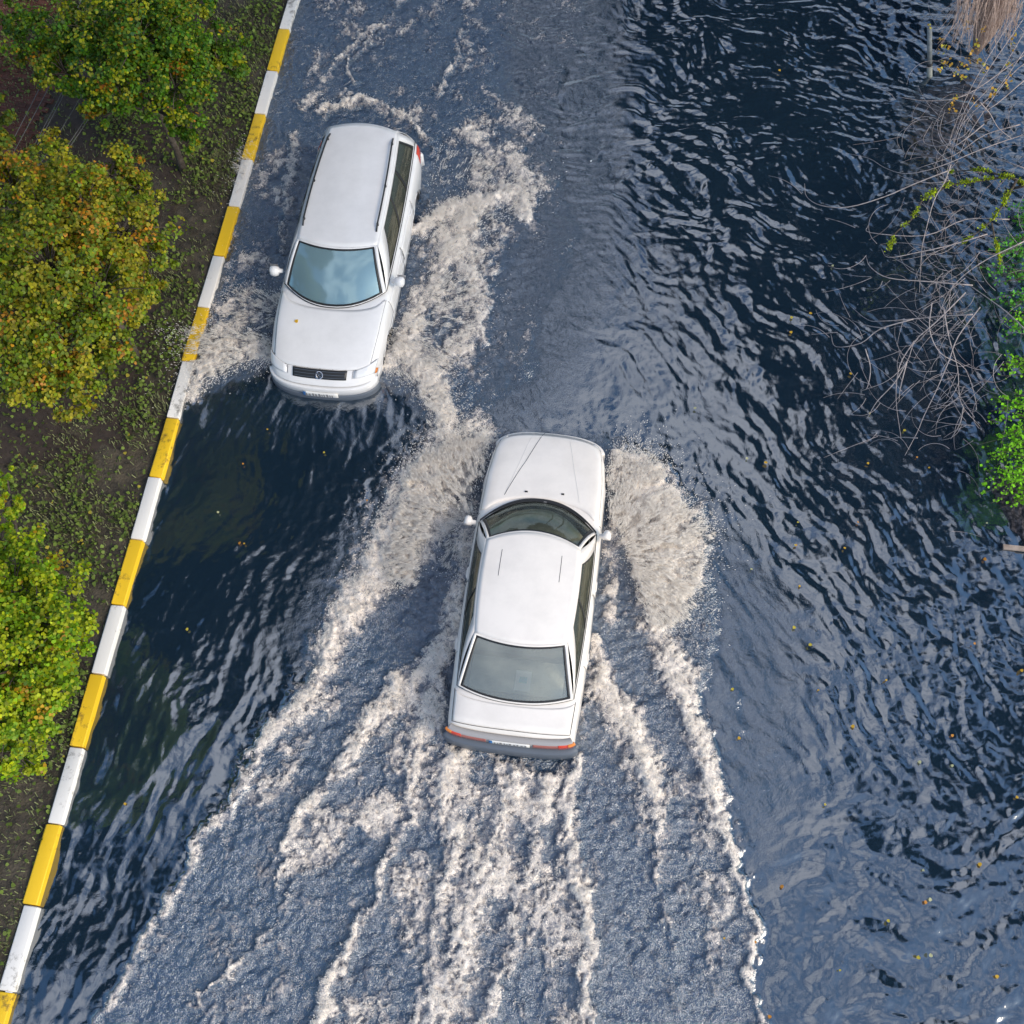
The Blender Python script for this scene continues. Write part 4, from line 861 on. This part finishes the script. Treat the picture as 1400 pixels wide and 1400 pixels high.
def mirror(car, side, x, z, mat, y0=.80, y1=.99):
    V = []; Fc = []; n = 10; mb = MB()
    rings = [(y0, .035, .03, 0), (y0 + .05, .04, .035, .0), (y0 + .07, .075, .075, -.01), ((y0 + y1) / 2 + .03, .09, .09, -.015), (y1 - .02, .08, .08, -.01), (y1, .045, .05, 0)]
    for (y, a, b, dx) in rings:
        for k in range(n):
            t = 2 * math.pi * k / n; V.append((x + dx + a * math.cos(t) * .9, side * y, z + b * math.sin(t) + ZO))
    for i in range(len(rings) - 1):
        for k in range(n): k2 = (k + 1) % n; Fc.append((i * n + k, i * n + k2, (i + 1) * n + k2, (i + 1) * n + k))
    Fc.append(tuple(range(n))); Fc.append(tuple(range((len(rings) - 1) * n, len(rings) * n)))
    o = mesh('wing_mirror', V, Fc, mat, car.e, True)
    bm = bmesh.new(); bm.from_mesh(o.data); bmesh.ops.recalc_face_normals(bm, faces=bm.faces); bm.to_mesh(o.data); bm.free()
    ym = side * ((y0 + y1) / 2 + .045)
    mesh('mirror_glass', [(x + .077, ym - .065, z - .055 + ZO), (x + .077, ym + .065, z - .055 + ZO), (x + .077, ym + .065, z + .055 + ZO), (x + .077, ym - .065, z + .055 + ZO)], [(0, 1, 2, 3)], CHR, o)
def wheel(car, x, side, r=.31):
    y = side * (car.tb(car.w, x) - .12); V = []; Fc = []; n = 28
    prof = [(r - .09, -.10), (r - .015, -.10), (r, -.075), (r, .075), (r - .015, .10), (r - .09, .10)]
    for k in range(n):
        t = 2 * math.pi * k / n
        for (rr, dy) in prof: V.append((x + rr * math.cos(t), y + dy, r + rr * math.sin(t) + ZO))
    m = len(prof)
    for k in range(n):
        k2 = (k + 1) % n
        for j in range(m): j2 = (j + 1) % m; Fc.append((k * m + j, k2 * m + j, k2 * m + j2, k * m + j2))
    w_ = mesh('wheel', V, Fc, TYR, car.e, True)
    mb = MB(); c = Vector((x, y + side * .07, r + ZO))
    for k in range(7):
        t = 2 * math.pi * k / 7; d = Vector((math.cos(t), 0, math.sin(t))); s_ = Vector((-d.z, 0, d.x)) * .028
        p = [c + s_, c - s_, c + d * (r - .085) - s_ * 1.3, c + d * (r - .085) + s_ * 1.3]
        mb.add(p + [q - Vector((0, side * .03, 0)) for q in p], [(0, 1, 2, 3), (7, 6, 5, 4), (0, 4, 5, 1), (2, 6, 7, 3), (1, 5, 6, 2), (0, 3, 7, 4)])
    mb.build('rim', principled('alloy', (.5, .5, .52), .3, Metallic=.8), w_)
def cabin(car, pale):
    e = car.e; x0, x1 = car.fb[0] + .25, car.rb[0] - .1
    MB().box(x0 - .1, x1, -.66, .66, .30 + ZO, .34 + ZO).build('cabin_floor', FLR, e)
    # dashboard
    xd = car.fb[0] + .12
    grid_obj('dashboard', lambda u, v: (xd + car.fb[1] * .9 * abs(v) ** 2.2 + u * .40, v * .64, .915 + ZO - .10 * u * u + .03 * math.exp(-((v + .45) / .18) ** 2) * math.sin(math.pi * min(1, u * 1.1))), lin(0, 1, 8), lin(-1, 1, 20), FABL if pale else FLR, e, .01)
    # seats
    for (xs_, y) in ((x0 + .85, -.36), (x0 + .85, .36)):
        s = MB()
        V, Fc = [], []
        prof = [(xs_ - .50, .52), (xs_ - .45, .60), (xs_ - .05, .56), (xs_ + .02, .60), (xs_ + .16, 1.05), (xs_ + .22, 1.08), (xs_ + .27, 1.04), (xs_ + .14, .5), (xs_ - .4, .42)]
        ysx = (-.25, -.20, .20, .25)
        for yy_ in ysx:
            for (a, b) in prof: V.append((a, y + yy_, b + ZO - (.03 if abs(yy_) > .22 else 0)))
        m = len(prof)
        for i in range(3):
            for k in range(m): k2 = (k + 1) % m; Fc.append((i * m + k, i * m + k2, (i + 1) * m + k2, (i + 1) * m + k))
        Fc.append(tuple(range(m))[::-1]); Fc.append(tuple(range(3 * m, 4 * m)))
        o = mesh('seat', V, Fc, FAB, e, True)
        h = MB(); h.box(xs_ + .17, xs_ + .26, y - .13, y + .13, 1.10 + ZO, 1.27 + ZO); h.build('headrest', FAB, o)
    xb = min(car.rb[0] - .75, x0 + 1.85)
    b = MB(); b.box(xb - .45, xb, -.60, .60, .48 + ZO, .60 + ZO); b.box(xb - .02, xb + .14, -.60, .60, .55 + ZO, .98 + ZO); b.build('rear_bench', FAB, e)
    # steering wheel (driver's side is the car's left: -y)
    V, Fc = [], []; c = Vector((xd + .55, -.36, .90 + ZO)); n1, n2 = 24, 6
    for i in range(n1):
        t = 2 * math.pi * i / n1; d = Vector((-.42 * math.sin(t), math.cos(t), .9 * math.sin(t)))
        for k in range(n2): s_ = 2 * math.pi * k / n2; V.append(c + d * (.18 + .014 * math.cos(s_)) + Vector((.9, 0, .42)) * .014 * math.sin(s_))
    for i in range(n1):
        for k in range(n2): i2, k2 = (i + 1) % n1, (k + 1) % n2; Fc.append((i * n2 + k, i2 * n2 + k, i2 * n2 + k2, i * n2 + k2))
    mesh('steering_wheel', V, Fc, BLK, e, True)

def inside_loop(car, x, y, m):
    g = y / car.fb[2]
    if abs(g) > 1: return False
    f = car.F0(max(-1, min(1, g))).x + m; r = car.R0(max(-1, min(1, g))).x - m
    return f < x < r and abs(y) < min(car.fb[2], car.rb[2]) - .03
def build_car(spec, name, label, px, py, h, flip, paintm, glass_f, glass_r, opts):
    e = empty(name); tag(e, label, 'car'); car = Car(spec, e)
    L_ = car.L
    us = sorted(set([0, .01, .03, .06, .1] + [round(x, 3) for x in np.arange(.14, L_ - .1, .035)] + [L_ - .1, L_ - .06, L_ - .03, L_ - .01, L_])); vs_ = lin(-1, 1, 85)
    def keep(u, v):
        p = car.S0(u, v); return not inside_loop(car, p[0], p[1], .03)
    body = grid_obj('body', lambda u, v: car.S(u, v), us, vs_, paintm, e, keep=keep)
    # end caps
    for x in (0, L_):
        V = [car.S(x, v) for v in vs_]; mesh('end_panel', V, [tuple(range(len(V)))], GRY if (x or True) else paintm, e)
    # dark cowl band round the foot of the greenhouse
    def cowl(fn, nm, s1, wd_):
        grid_obj(nm, lambda a, k: tuple(fn(a) + Vector((s1 * (-wd_ + (wd_ + .09) * k), 0, .006 - .035 * k))), lin(-1, 1, 30), [0, .5, 1], BLK, e)
    cowl(car.F0, 'cowl', 1, opts.get('cowl', .02)); cowl(car.R0, 'shelf_edge', -1, .008)
    for g in (-1, 1): grid_obj('belt_seal', lambda b, k: tuple(car.B0(b, g) + Vector((0, g * (.012 - .09 * k), .004 - .01 * k))), lin(0, 1, 24), [0, 1], BLK, e, .004)
    grid_obj('roof', lambda a, b: tuple(car.Rf(a, b)), lin(-1, 1, 22), lin(0, 1, 26), paintm, e, .008)
    kf = opts['kf']; kr = opts['kr']
    car.face(car.Wf, 'windscreen_frame', paintm, lambda p, q: (p * (kf[0] + (kf[1] - kf[0]) * (q + 1) / 2), .015 + .955 * (q + 1) / 2), (-1, 1), (0, 1), 'windscreen', glass_f)
    car.face(car.Wr, 'rear_window_frame', paintm, lambda p, q: (p * (kr[0] + (kr[1] - kr[0]) * (q + 1) / 2), .03 + .93 * (q + 1) / 2), (-1, 1), (0, 1), 'rear_window', glass_r)
    f0, f1, r0, r1 = opts['dlo']
    for g in (-1, 1):
        def inner(p, q):
            t = .06 + .84 * (q + 1) / 2; a = f0 + (f1 - f0) * (q + 1) / 2; b = r0 + (r1 - r0) * (q + 1) / 2
            return (a + (b - a) * (p + 1) / 2, t)
        car.face(car.Ws(g), 'side_frame', paintm, inner, (0, 1), (0, 1), 'side_window', GS, split=opts['split'])
    # panels
    h0, h1 = opts['hood']
    cw = lambda v: car.fb[0] + car.fb[1] * (abs(v) / .44) ** 2.2 - .035 - max(0, car.bowf * (1 - 1.3 / car.bowl))
    hv = opts['hv']
    car.skin('bonnet', h0, lambda v: min(cw(v), h1), lambda u: -hv[0] - (hv[1] - hv[0]) * u, lambda u: hv[0] + (hv[1] - hv[0]) * u, paintm, .004, 20, 24)
    gp = [(h1, -hv[1])] + [(h0 + (h1 - h0) * k, -(hv[0] + (hv[1] - hv[0]) * k)) for k in (.75, .5, .25, 0)] ; gq = [(x, -v) for x, v in gp[::-1]]
    car.gap('bonnet_gap', gp + gq)
    for g in (-1, 1):                                       # doors, sills, handles
        for (xa, xb_) in opts['doors']:
            d = car.skin('door', xa, xb_, g * .56, g * .93, paintm, .003, 10, 10)
            car.gap('door_gap', [(xa, g * .5), (xa, g * .93), (xb_, g * .93), (xb_, g * .5)], .003, parent=d)
            hx = xb_ - .22; p = car.S(hx, g * .62, .02); mb = MB(); mb.tube([car.S(hx, g * .615, .004), car.S(hx + .02, g * .615, .014), car.S(hx + .14, g * .615, .014), car.S(hx + .16, g * .615, .004)], .012, 6); mb.build('door_handle', paintm, d, True)
        car.skin('side_moulding', .9, L_ - .95, g * .735, g * .765, opts['mould'], .012, 30, 3, .008)
        for xw in car.wheels:
            wheel(car, xw, g)
            mb = MB(); V = []; N = 14; y = car.tb(car.w, xw)
            for k in range(N + 1):
                t = math.pi * k / N
                for yy_ in (y - .30, y * .985): V.append((xw + .365 * math.cos(t), g * yy_, .27 + .365 * math.sin(t) + ZO))
            mesh('wheel_arch', V, [(2 * k, 2 * k + 2, 2 * k + 3, 2 * k + 1) for k in range(N)], BLK, e, True)
        mirror(car, g, opts['mx'], opts['mz'], paintm, opts['my'][0], opts['my'][1])
    cabin(car, opts['pale'])
    place(e, px, py, h, flip)
    return car
passat = dict(L=4.70, w=[(0, .80), (.3, .84), (.8, .868), (2, .872), (3.6, .868), (4.3, .85), (4.70, .80)],
    zt=[(0, .60), (.05, .66), (.14, .73), (.3, .785), (.6, .86), (1.0, .935), (1.3, .965), (2, .96), (3.5, .97), (4.5, .97), (4.60, .93), (4.70, .80)],
    zb=[(0, .28), (.3, .20), (4.2, .20), (4.70, .30)], wheels=(.92, 3.62), bowf=.40, bowr=.20, bowl=1.1,
    fb=(1.16, .38, .785, .955), ft=(1.93, .13, .615, 1.405, .03), rb=(4.60, .12, .74, .95), rt=(4.36, .10, .545, 1.40, .03), bul=.035, arch=.022)
sedan = dict(L=4.60, w=[(0, .76), (.3, .82), (.8, .86), (2, .875), (3.4, .87), (4.1, .85), (4.6, .82)],
    zt=[(0, .56), (.04, .62), (.12, .68), (.3, .73), (.7, .81), (1.1, .875), (1.5, .92), (2, .935), (3.5, .96), (4.0, .965), (4.42, .955), (4.50, .92), (4.53, .80), (4.60, .62)],
    zb=[(0, .26), (.3, .20), (4.2, .20), (4.6, .34)], wheels=(.90, 3.56), bowf=.30, bowr=.12, bowl=1.0,
    fb=(1.26, .40, .80, .918), ft=(1.92, .16, .625, 1.33, .03), rb=(4.15, .15, .745, .962), rt=(3.47, .10, .595, 1.325, .03), bul=.03, arch=.018)
pc = build_car(passat, 'estate_car', 'silver white estate car with black roof rails driving through the flood beside the kerb', -2.7227, 9.2979, .191, 1, PW, GB, GL,
    dict(kf=(.945, .925), kr=(.9, .88), dlo=(.10, .175, .965, .93), split=(-.32, .30), hood=(.20, 1.42), hv=(.36, .44), doors=((1.42, 2.42), (2.44, 3.35)), mould=PW, mx=1.72, mz=.98, my=(.84, 1.04), pale=False))
e = pc.e
bumper(pc, 'front_bumper', False, .40, .56, -.80, .80, .035, PW, .10)
bumper(pc, 'lower_bumper', False, .24, .40, -.80, .80, .05, GRY, .12)
bumper(pc, 'rear_bumper', True, .30, .58, -.80, .80, .03, PW, .10)
plate(pc, False, .37, .48, .062, 8)
gr = pc.skin('grille', .07, lambda v: .19 + 0 * v, -.16, .16, BLK, .010, 5, 20, .008)
for k in range(3):
    mb = MB(); mb.tube([pc.S(.09 + .036 * k, v, .016) for v in lin(-.15, .15, 16)], .004, 4); mb.build('grille_slat', GRY, gr)
# round emblem with two stacked letters on the grille
c_ = Vector(pc.S(.115, 0, .022)); ex = Vector((0, -1, 0)); ey = (Vector(pc.S(.16, 0)) - Vector(pc.S(.07, 0))).normalized(); em = MB()
em.tube([c_ + ex * .055 * math.cos(t) + ey * .055 * math.sin(t) for t in lin(0, 2 * math.pi, 25)], .006, 5)
for pts in ([(-.028, .045), (0, .004), (.028, .045)], [(-.046, .02), (-.022, -.042), (0, 0), (.022, -.042), (.046, .02)]): em.tube([c_ + ex * a + ey * b for a, b in pts], .005, 4)
em.build('emblem', CHR, gr)
for g in (-1, 1):
    hl_ = pc.skin('headlight', .085, lambda v: .19 + .14 * max(0, abs(v) - .21) / .3, g * .21, g * .53, LMP, .010, 8, 12, .008)
    pc.skin('indicator', .075, .16, g * .54, g * .62, ORG, .010, 4, 4, .006, parent=hl_)
    pc.gap('lamp_gap', [(.085, g * .20), (.20, g * .20), (.33, g * .50)], .0035)
    # roof rail
    P = [pc.B1(b, g) * 1 + Vector((0, -g * .055, .012)) for b in lin(.10, .93, 16)]
    rl = MB(); rl.tube([P[0] + Vector((0, 0, .0))] + [p + Vector((0, 0, .045)) for p in P[1:-1]] + [P[-1]], .014, 6); rr_ = rl.build('roof_rail', BLK, e, True)
    m_ = MB(); [MB().tube([P[i] - Vector((0, 0, .03)), P[i] + Vector((0, 0, .045))], .017, 6).build('rail_foot', BLK, rr_) for i in (1, 7, 14)]
    pc.skin('tail_light', 4.35, 4.60, g * .47, g * .66, RED, .008, 6, 6, .006)
    for k in (0, 1):
        a = pc.F0(g * (.25 + .3 * k) - .1) + Vector((-.01, 0, .02)); b_ = Vector(pc.Wf(g * .1 + .45 * k - .1, .10)) + Vector((0, 0, .03))
mb = MB(); mb.tube([nrm(pc.Wf, a, .04, .014) for a in lin(-.85, .0, 8)], .006, 4); mb.build('wiper', BLK, e); mb = MB(); mb.tube([nrm(pc.Wf, a, .04, .014) for a in lin(.05, .8, 8)], .006, 4); mb.build('wiper', BLK, e)
tl = leaf_cloud(np.array([[0, 0, 0.]]), np.array([.06]), np.array([[0, 0, 1.]]), np.array([[.75, .45, .03]]), tilt=.1)
hp_ = pc.e.matrix_basis @ Vector(pc.S(.86, .18, .012)); lf = fastmesh('fallen_leaf', tl[0], tl[1], LEAFM, colors=tl[2]); lf.location = hp_; tag(lf, 'small yellow leaf stuck on the bonnet of the estate car', 'leaf')

scx = build_car(sedan, 'saloon_car', 'white four door saloon car throwing two plumes of spray in mid road', .6554, 8.2266 , .1955, -1, SW, GW, GR,
    dict(kf=(.965, .94), kr=(.955, .94), dlo=(.085, .17, .985, .80), split=(.12,), hood=(.06, 1.45), hv=(.44, .48), doors=((1.50, 2.50), (2.52, 3.52)), mould=GRY, mx=1.70, mz=.95, my=(.84, 1.0), pale=True, cowl=.035))
e = scx.e
bumper(scx, 'front_bumper', False, .30, .54, -.765, .765, .03, SW, .09)
# hood: two long creases converging to the nose, centre seam
for g in (-1, 1): scx.gap('bonnet_crease', [(.04, g * .10), (.7, g * .15), (1.2, g * .20)], .0022, principled('crease', (.55, .54, .53), .4), off=.0065)
scx.gap('bonnet_seam', [(.02, -.04), (.6, -.11), (1.20, -.20)], .004, off=.0065)
for (x, v) in ((1.1, .10), (1.12, -.08)): p = scx.S(x, v, .006); mb = MB(); mb.box(p[0] - .012, p[0] + .012, p[1] - .02, p[1] + .02, p[2] - .004, p[2] + .008); mb.build('washer_jet', BLK, e)
for g in (-1, 1): scx.skin('headlight', .015, .075, g * .30, g * .52, LMP, .006, 4, 8, .006)
# boot lid
scx.skin('boot_lid', lambda v: 4.15 - .14 * (abs(v) / .40) ** 2.2 * .8 + .03, 4.48, -.415, .415, SW, .004, 14, 20)
scx.gap('boot_gap', [(4.04, -.43), (4.2, -.43), (4.49, -.43), (4.49, 0), (4.49, .43), (4.2, .43), (4.04, .43)])
# tail: lamp band, plate, bumper
B_ = .12
bumper(scx, 'tail_panel', True, .66, .84, -.80, .80, .012, principled('tail_grey', (.34, .33, .33), .4), .08, W=.82)
for g in (-1, 1):
    a, b = sorted((g * .30, g * .62)); bumper(scx, 'reflector', True, .685, .815, a, b, .022, RED2, .03, W=.82)
    a, b = sorted((g * .62, g * .795)); tlx = bumper(scx, 'tail_light', True, .68, .825, a, b, .026, RED, .04, W=.82)
    a, b = sorted((g * .74, g * .812)); bumper(scx, 'indicator', True, .76, .83, a, b, .034, ORG, .04, W=.82, parent=tlx)
plate(scx, True, .69, .80, .026, 8)
bumper(scx, 'rear_bumper', True, .40, .65, -.815, .815, .085, GRY, .14, W=.82)
# sunroof outline lines on the roof
for g in (-1, 1):
    mb = MB(); mb.tube([nrm(scx.Rf, g * .62, b, .002) for b in lin(.16, .42, 8)], .005, 4); mb.build('sunroof_gap', DARK, e)
mb = MB(); mb.tube([nrm(scx.Rf, a, .16, .002) for a in lin(-.62, .62, 14)], .0022, 4); mb.tube([nrm(scx.Rf, a, .42, .002) for a in lin(-.62, .62, 14)], .0016, 4); mb.build('sunroof_edge', principled('soft_gap', (.30, .29, .28), .6), e)
# parcel shelf with a sheet of paper
grid_obj('parcel_shelf', lambda u, v: (3.55 + .46 * u, v * .60, .93 + ZO), [0, 1], [-1, 1], noisy('shelf_cloth', (.34, .34, .29), (.44, .43, .37), 8), e, .01)
MB().box(3.70, 3.97, -.02, .18, .936 + ZO, .940 + ZO).build('paper_sheet', principled('paper', (.95, .95, .88), .7), e)
MB().box(3.78, 3.86, .03, .13, .941 + ZO, .943 + ZO).build('paper_print', principled('pale_blue_print', (.25, .60, .65), .7), e)
mb = MB(); mb.tube([nrm(scx.Wf, a, .05, .014) for a in lin(-.8, .05, 8)], .006, 4); mb.build('wiper', BLK, e); mb = MB(); mb.tube([nrm(scx.Wf, a, .05, .014) for a in lin(.1, .8, 8)], .006, 4); mb.build('wiper', BLK, e)

# ------------------------------------------------------------ spray: torn strands and drops in the air
SPR = principled('spray', (1.0, .93, .84), .6, Specular_IOR_Level=.1)
_g = nd(SPR, 'ShaderNodeNewGeometry'); _v = nd(SPR, 'ShaderNodeVectorMath'); _v.operation = 'MULTIPLY_ADD'; lk(SPR, _g.outputs['Normal'], _v.inputs[0]); _v.inputs[1].default_value = (.6, .6, .6); _v.inputs[2].default_value = (.0, .0, .5)
_n = nd(SPR, 'ShaderNodeVectorMath'); _n.operation = 'NORMALIZE'; lk(SPR, _v.outputs[0], _n.inputs[0]); lk(SPR, _n.outputs[0], SPR.node_tree.nodes['Principled BSDF'].inputs['Normal'])
_t = nd(SPR, 'ShaderNodeBsdfTranslucent'); _t.inputs[0].default_value = (.98, .95, .90, 1); _x = nd(SPR, 'ShaderNodeMixShader'); _x.inputs[0].default_value = .12
lk(SPR, SPR.node_tree.nodes['Principled BSDF'].outputs[0], _x.inputs[1]); lk(SPR, _t.outputs[0], _x.inputs[2]); lk(SPR, _x.outputs[0], SPR.node_tree.nodes['Material Output'].inputs[0])
def inpoly(x, y, pts):
    ins = np.zeros(len(x), bool)
    for p, q in zip(pts, pts[1:] + pts[:1]):
        c = ((p[1] > y) != (q[1] > y)); ins ^= c & (x < (q[0] - p[0]) * (y - p[1]) / (q[1] - p[1] + 1e-9) + p[0])
    return ins
def strands(P, D, ln, wd):
    """P base points, D directions (n,3), thin tetrahedra"""
    n = len(P); D = D / np.linalg.norm(D, axis=1)[:, None]; up = np.array([0, 0, 1.]) + rng.normal(0, .35, (n, 3)); a = np.cross(D, up); a /= np.linalg.norm(a, axis=1)[:, None]; b = np.cross(a, D)
    ln = ln[:, None]; wd = wd[:, None]                    # a low roofed sliver: two upper slopes each end and a flat underside
    V = np.stack([P - D * ln * .5, P + a * wd, P - a * wd, P + b * wd * .7, P + D * ln * .5], 1).reshape(-1, 3)
    b_ = np.arange(n)[:, None] * 5; return V, np.concatenate([b_ + [0, 3, 1], b_ + [0, 2, 3], b_ + [4, 1, 3], b_ + [4, 3, 2], b_ + [0, 1, 2], b_ + [4, 2, 1]], 0)
def plume(name, label, zones):
    Ps = []; Ds = []; Ls = []; Wd = []
    for (pts, org, n, h, gapk, aim) in zones:
        xs_ = np.array([p[0] for p in pts]); ys__ = np.array([p[1] for p in pts])
        x = rng.uniform(xs_.min() - 10, xs_.max() + 10, n * 3); y = rng.uniform(ys__.min() - 10, ys__.max() + 10, n * 3)
        jx = (fbm(x / 14, y / 14, 3, 301) - .5) * 34; jy = (fbm(x / 14, y / 14, 3, 302) - .5) * 34
        k = inpoly(x + jx, y + jy, pts); x, y = x[k][:n], y[k][:n]
        dx, dy = x - org[0], y - org[1]; dist = np.hypot(dx, dy) + 1e-6; ang = np.arctan2(dy, dx)
        # streaks: radial noise from the origin
        s = vn(ang * 30 + 40 + vn(x / 25, y / 25, 315) * 5, dist / 35 + 3, 310) * .5 + vn(x / 7, y / 7, 311) * .5
        k = s > gapk; x, y, dx, dy, dist = x[k], y[k], dx[k], dy[k], dist[k]; m = len(x)
        u = np.clip(dist / dist.max(), 0, 1); z = h * (4 * u * (1 - u) * .75 + .25 * (1 - u)) * rng.random(m) ** .8 + .01
        a = at(x, y, z); b = at(x + dx / dist * aim + rng.normal(0, .16, m) * abs(aim), y + dy / dist * aim + rng.normal(0, .16, m) * abs(aim), z)
        D = np.column_stack([b - a, rng.normal(0, .05, m) + .03 * (1 - 2 * u)])
        Ps.append(np.column_stack([a, z])); Ds.append(D); Ls.append(rng.uniform(.02, .13, m)); Wd.append(rng.uniform(.0012, .0034, m))
    for (pts, org, n, h, gapk, aim) in zones:
        m = n // 5; i = rng.integers(0, len(pts), m); t = rng.random(m); pa = np.array(pts, float); q = pa[i] * (1 - t[:, None]) + pa[(i + 1) % len(pts)] * t[:, None]
        o_ = q - np.array(org); o_ /= np.linalg.norm(o_, axis=1)[:, None]; q = q + o_ * rng.exponential(11, m)[:, None] * np.where(rng.random(m) < .75, 1, -1)[:, None] + rng.normal(0, 4, (m, 2))
        z = rng.uniform(.02, h * .8, m); a = at(q[:, 0], q[:, 1], z); b = at(q[:, 0] + o_[:, 0] * 6, q[:, 1] + o_[:, 1] * 6, z)
        Ps.append(np.column_stack([a, z])); Ds.append(np.column_stack([b - a, np.zeros(m) + .01])); Ls.append(rng.uniform(.008, .035, m)); Wd.append(rng.uniform(.002, .006, m))
    V, T = strands(np.concatenate(Ps), np.concatenate(Ds), np.concatenate(Ls), np.concatenate(Wd))
    o = fastmesh(name, V, T, SPR); tag(o, label, 'spray', kind='stuff'); return o
plume('water_spray', 'cream plume of spray off the left front of the saloon car', [
    ([(668,612),(660,596),(636,587),(610,600),(580,625),(556,655),(535,715),(520,790),(560,800),(580,740),(600,700),(640,700),(655,650)], (668, 740), 20000, .5, .42, 10),
    ([(655,690),(620,700),(600,760),(640,800),(650,740)], (665, 700), 2500, .15, .5, 8)])
plume('water_spray', 'cream plume of spray off the right front of the saloon car', [
    ([(833,660),(838,634),(862,614),(884,624),(905,640),(920,680),(955,700),(968,730),(955,790),(935,840),(900,860),(880,820),(860,760),(838,700)], (826, 760), 24000, .5, .40, 10)])
plume('water_spray', 'spray thrown out sideways by the estate car towards the road centre', [
    ([(522,500),(530,470),(560,430),(590,400),(605,330),(572,312),(600,285),(650,260),(700,250),(730,262),(715,300),(680,290),(660,330),(655,400),(640,460),(615,500),(620,560),(610,600),(590,570),(570,530)], (500, 440), 17000, .35, .52, 12),
    ([(590,250),(600,200),(650,195),(700,225),(735,250),(720,270),(690,250),(650,250)], (560, 320), 2600, .3, .55, 10)])
plume('water_spray', 'spray between the estate car and the kerb, splashing over the stones', [
    ([(372,495),(372,470),(340,455),(300,450),(262,450),(235,455),(250,500),(262,545),(290,520),(330,498)], (390, 470), 9000, .35, .5, 12),
    ([(385,400),(360,400),(320,400),(290,430),(320,450),(370,455)], (400, 430), 3500, .2, .56, 10),
    ([(330,200),(345,200),(335,260),(322,280),(318,240)], (370, 240), 1200, .25, .4, 8)])
# curls and bubbles riding on every foam crest
yy_, xx_ = np.nonzero((foam > .45) & (lacef > .6) & keep); pr = np.clip(foam[yy_, xx_] - .3, 0, 1) ** 1.5; pr /= pr.sum()
sel = rng.choice(len(yy_), 60000, p=pr); j, i = yy_[sel], xx_[sel]
P = np.column_stack([X[j, i] + rng.normal(0, .012, len(j)), Y[j, i] + rng.normal(0, .012, len(j)), hh[j, i] + rng.random(len(j)) ** 2 * .06])
k = fbm(P[:, 0] * 9, P[:, 1] * 9, 3, 330) > .46; P = P[k]; n = len(P)
th = fbm(P[:, 0] * 3, P[:, 1] * 3, 2, 331) * 12 + rng.normal(0, .5, n)
V, T = strands(P, np.column_stack([np.cos(th), np.sin(th), rng.normal(0, .3, n)]), rng.uniform(.012, .05, n), rng.uniform(.002, .0055, n))
tag(fastmesh('foam_crests', V, T, SPR), 'torn foam riding on the wake crests', 'foam', kind='stuff')

# ------------------------------------------------------------ fallen leaves floating on the water
lv = []
for s_ in range(4):
    a, b, c = leaf_cloud(np.array([[0, 0, 0.]]), np.array([.05]), np.array([[0, 0, 1.]]), np.array([[[.70, .42, .04]], [[.62, .50, .06]], [[.60, .26, .04]], [[.55, .55, .30]]])[s_], tilt=.15)
    lv.append((a, b, c))
spots = [(1086,746),(1027,781),(1091,803),(1086,858),(1107,885),(1258,1044),(1118,946),(1167,995),(1000,942),(1011,1009),(1128,1100),(1262,1190),(1268,1230),(1262,1234),(1271,1309),(1254,1312),(1361,1333),(1070,1214),(1390,1090),(1397,919),(1212,1261),(1052,1388),(1252,626),(1236,592),(1270,642),(1080,455),(1340,1184),(1302,1049),(1082,435),(1046,636),(1148,1328),(1031,1290),(1064,98),(1139,366),(1107,432),(951,561),(171,1101),(332,636),(298,703),(335,746),(330,745),(366,590),(445,620),(503,685),(259,862),(1387,715),(1349,717),(1347,766),(1153,752),(1087,746),(1185,634),(1171,716),(1161,514),(1187,568),(1019,629),(1090,717),(1300,1005),(1210,930),(1330,880),(989,1282)]
proto = {}
for i, (x, y) in enumerate(spots):
    s_ = random.choice((0, 0, 1, 2, 3))
    if s_ not in proto: o = fastmesh('floating_leaf', *lv[s_][:2], LEAFM, colors=lv[s_][2]); proto[s_] = o
    else: o = proto[s_].copy(); C.objects.link(o)
    p = at(x, y, 0); o.location = (p[0], p[1], .05); o.rotation_euler = (0, 0, random.uniform(0, 6.28)); k = random.uniform(.5, 1.0); o.scale = (k, k, k)
    tag(o, 'tiny fallen leaf floating on the dark flood water', 'leaf', 'fallen leaves floating on the water')
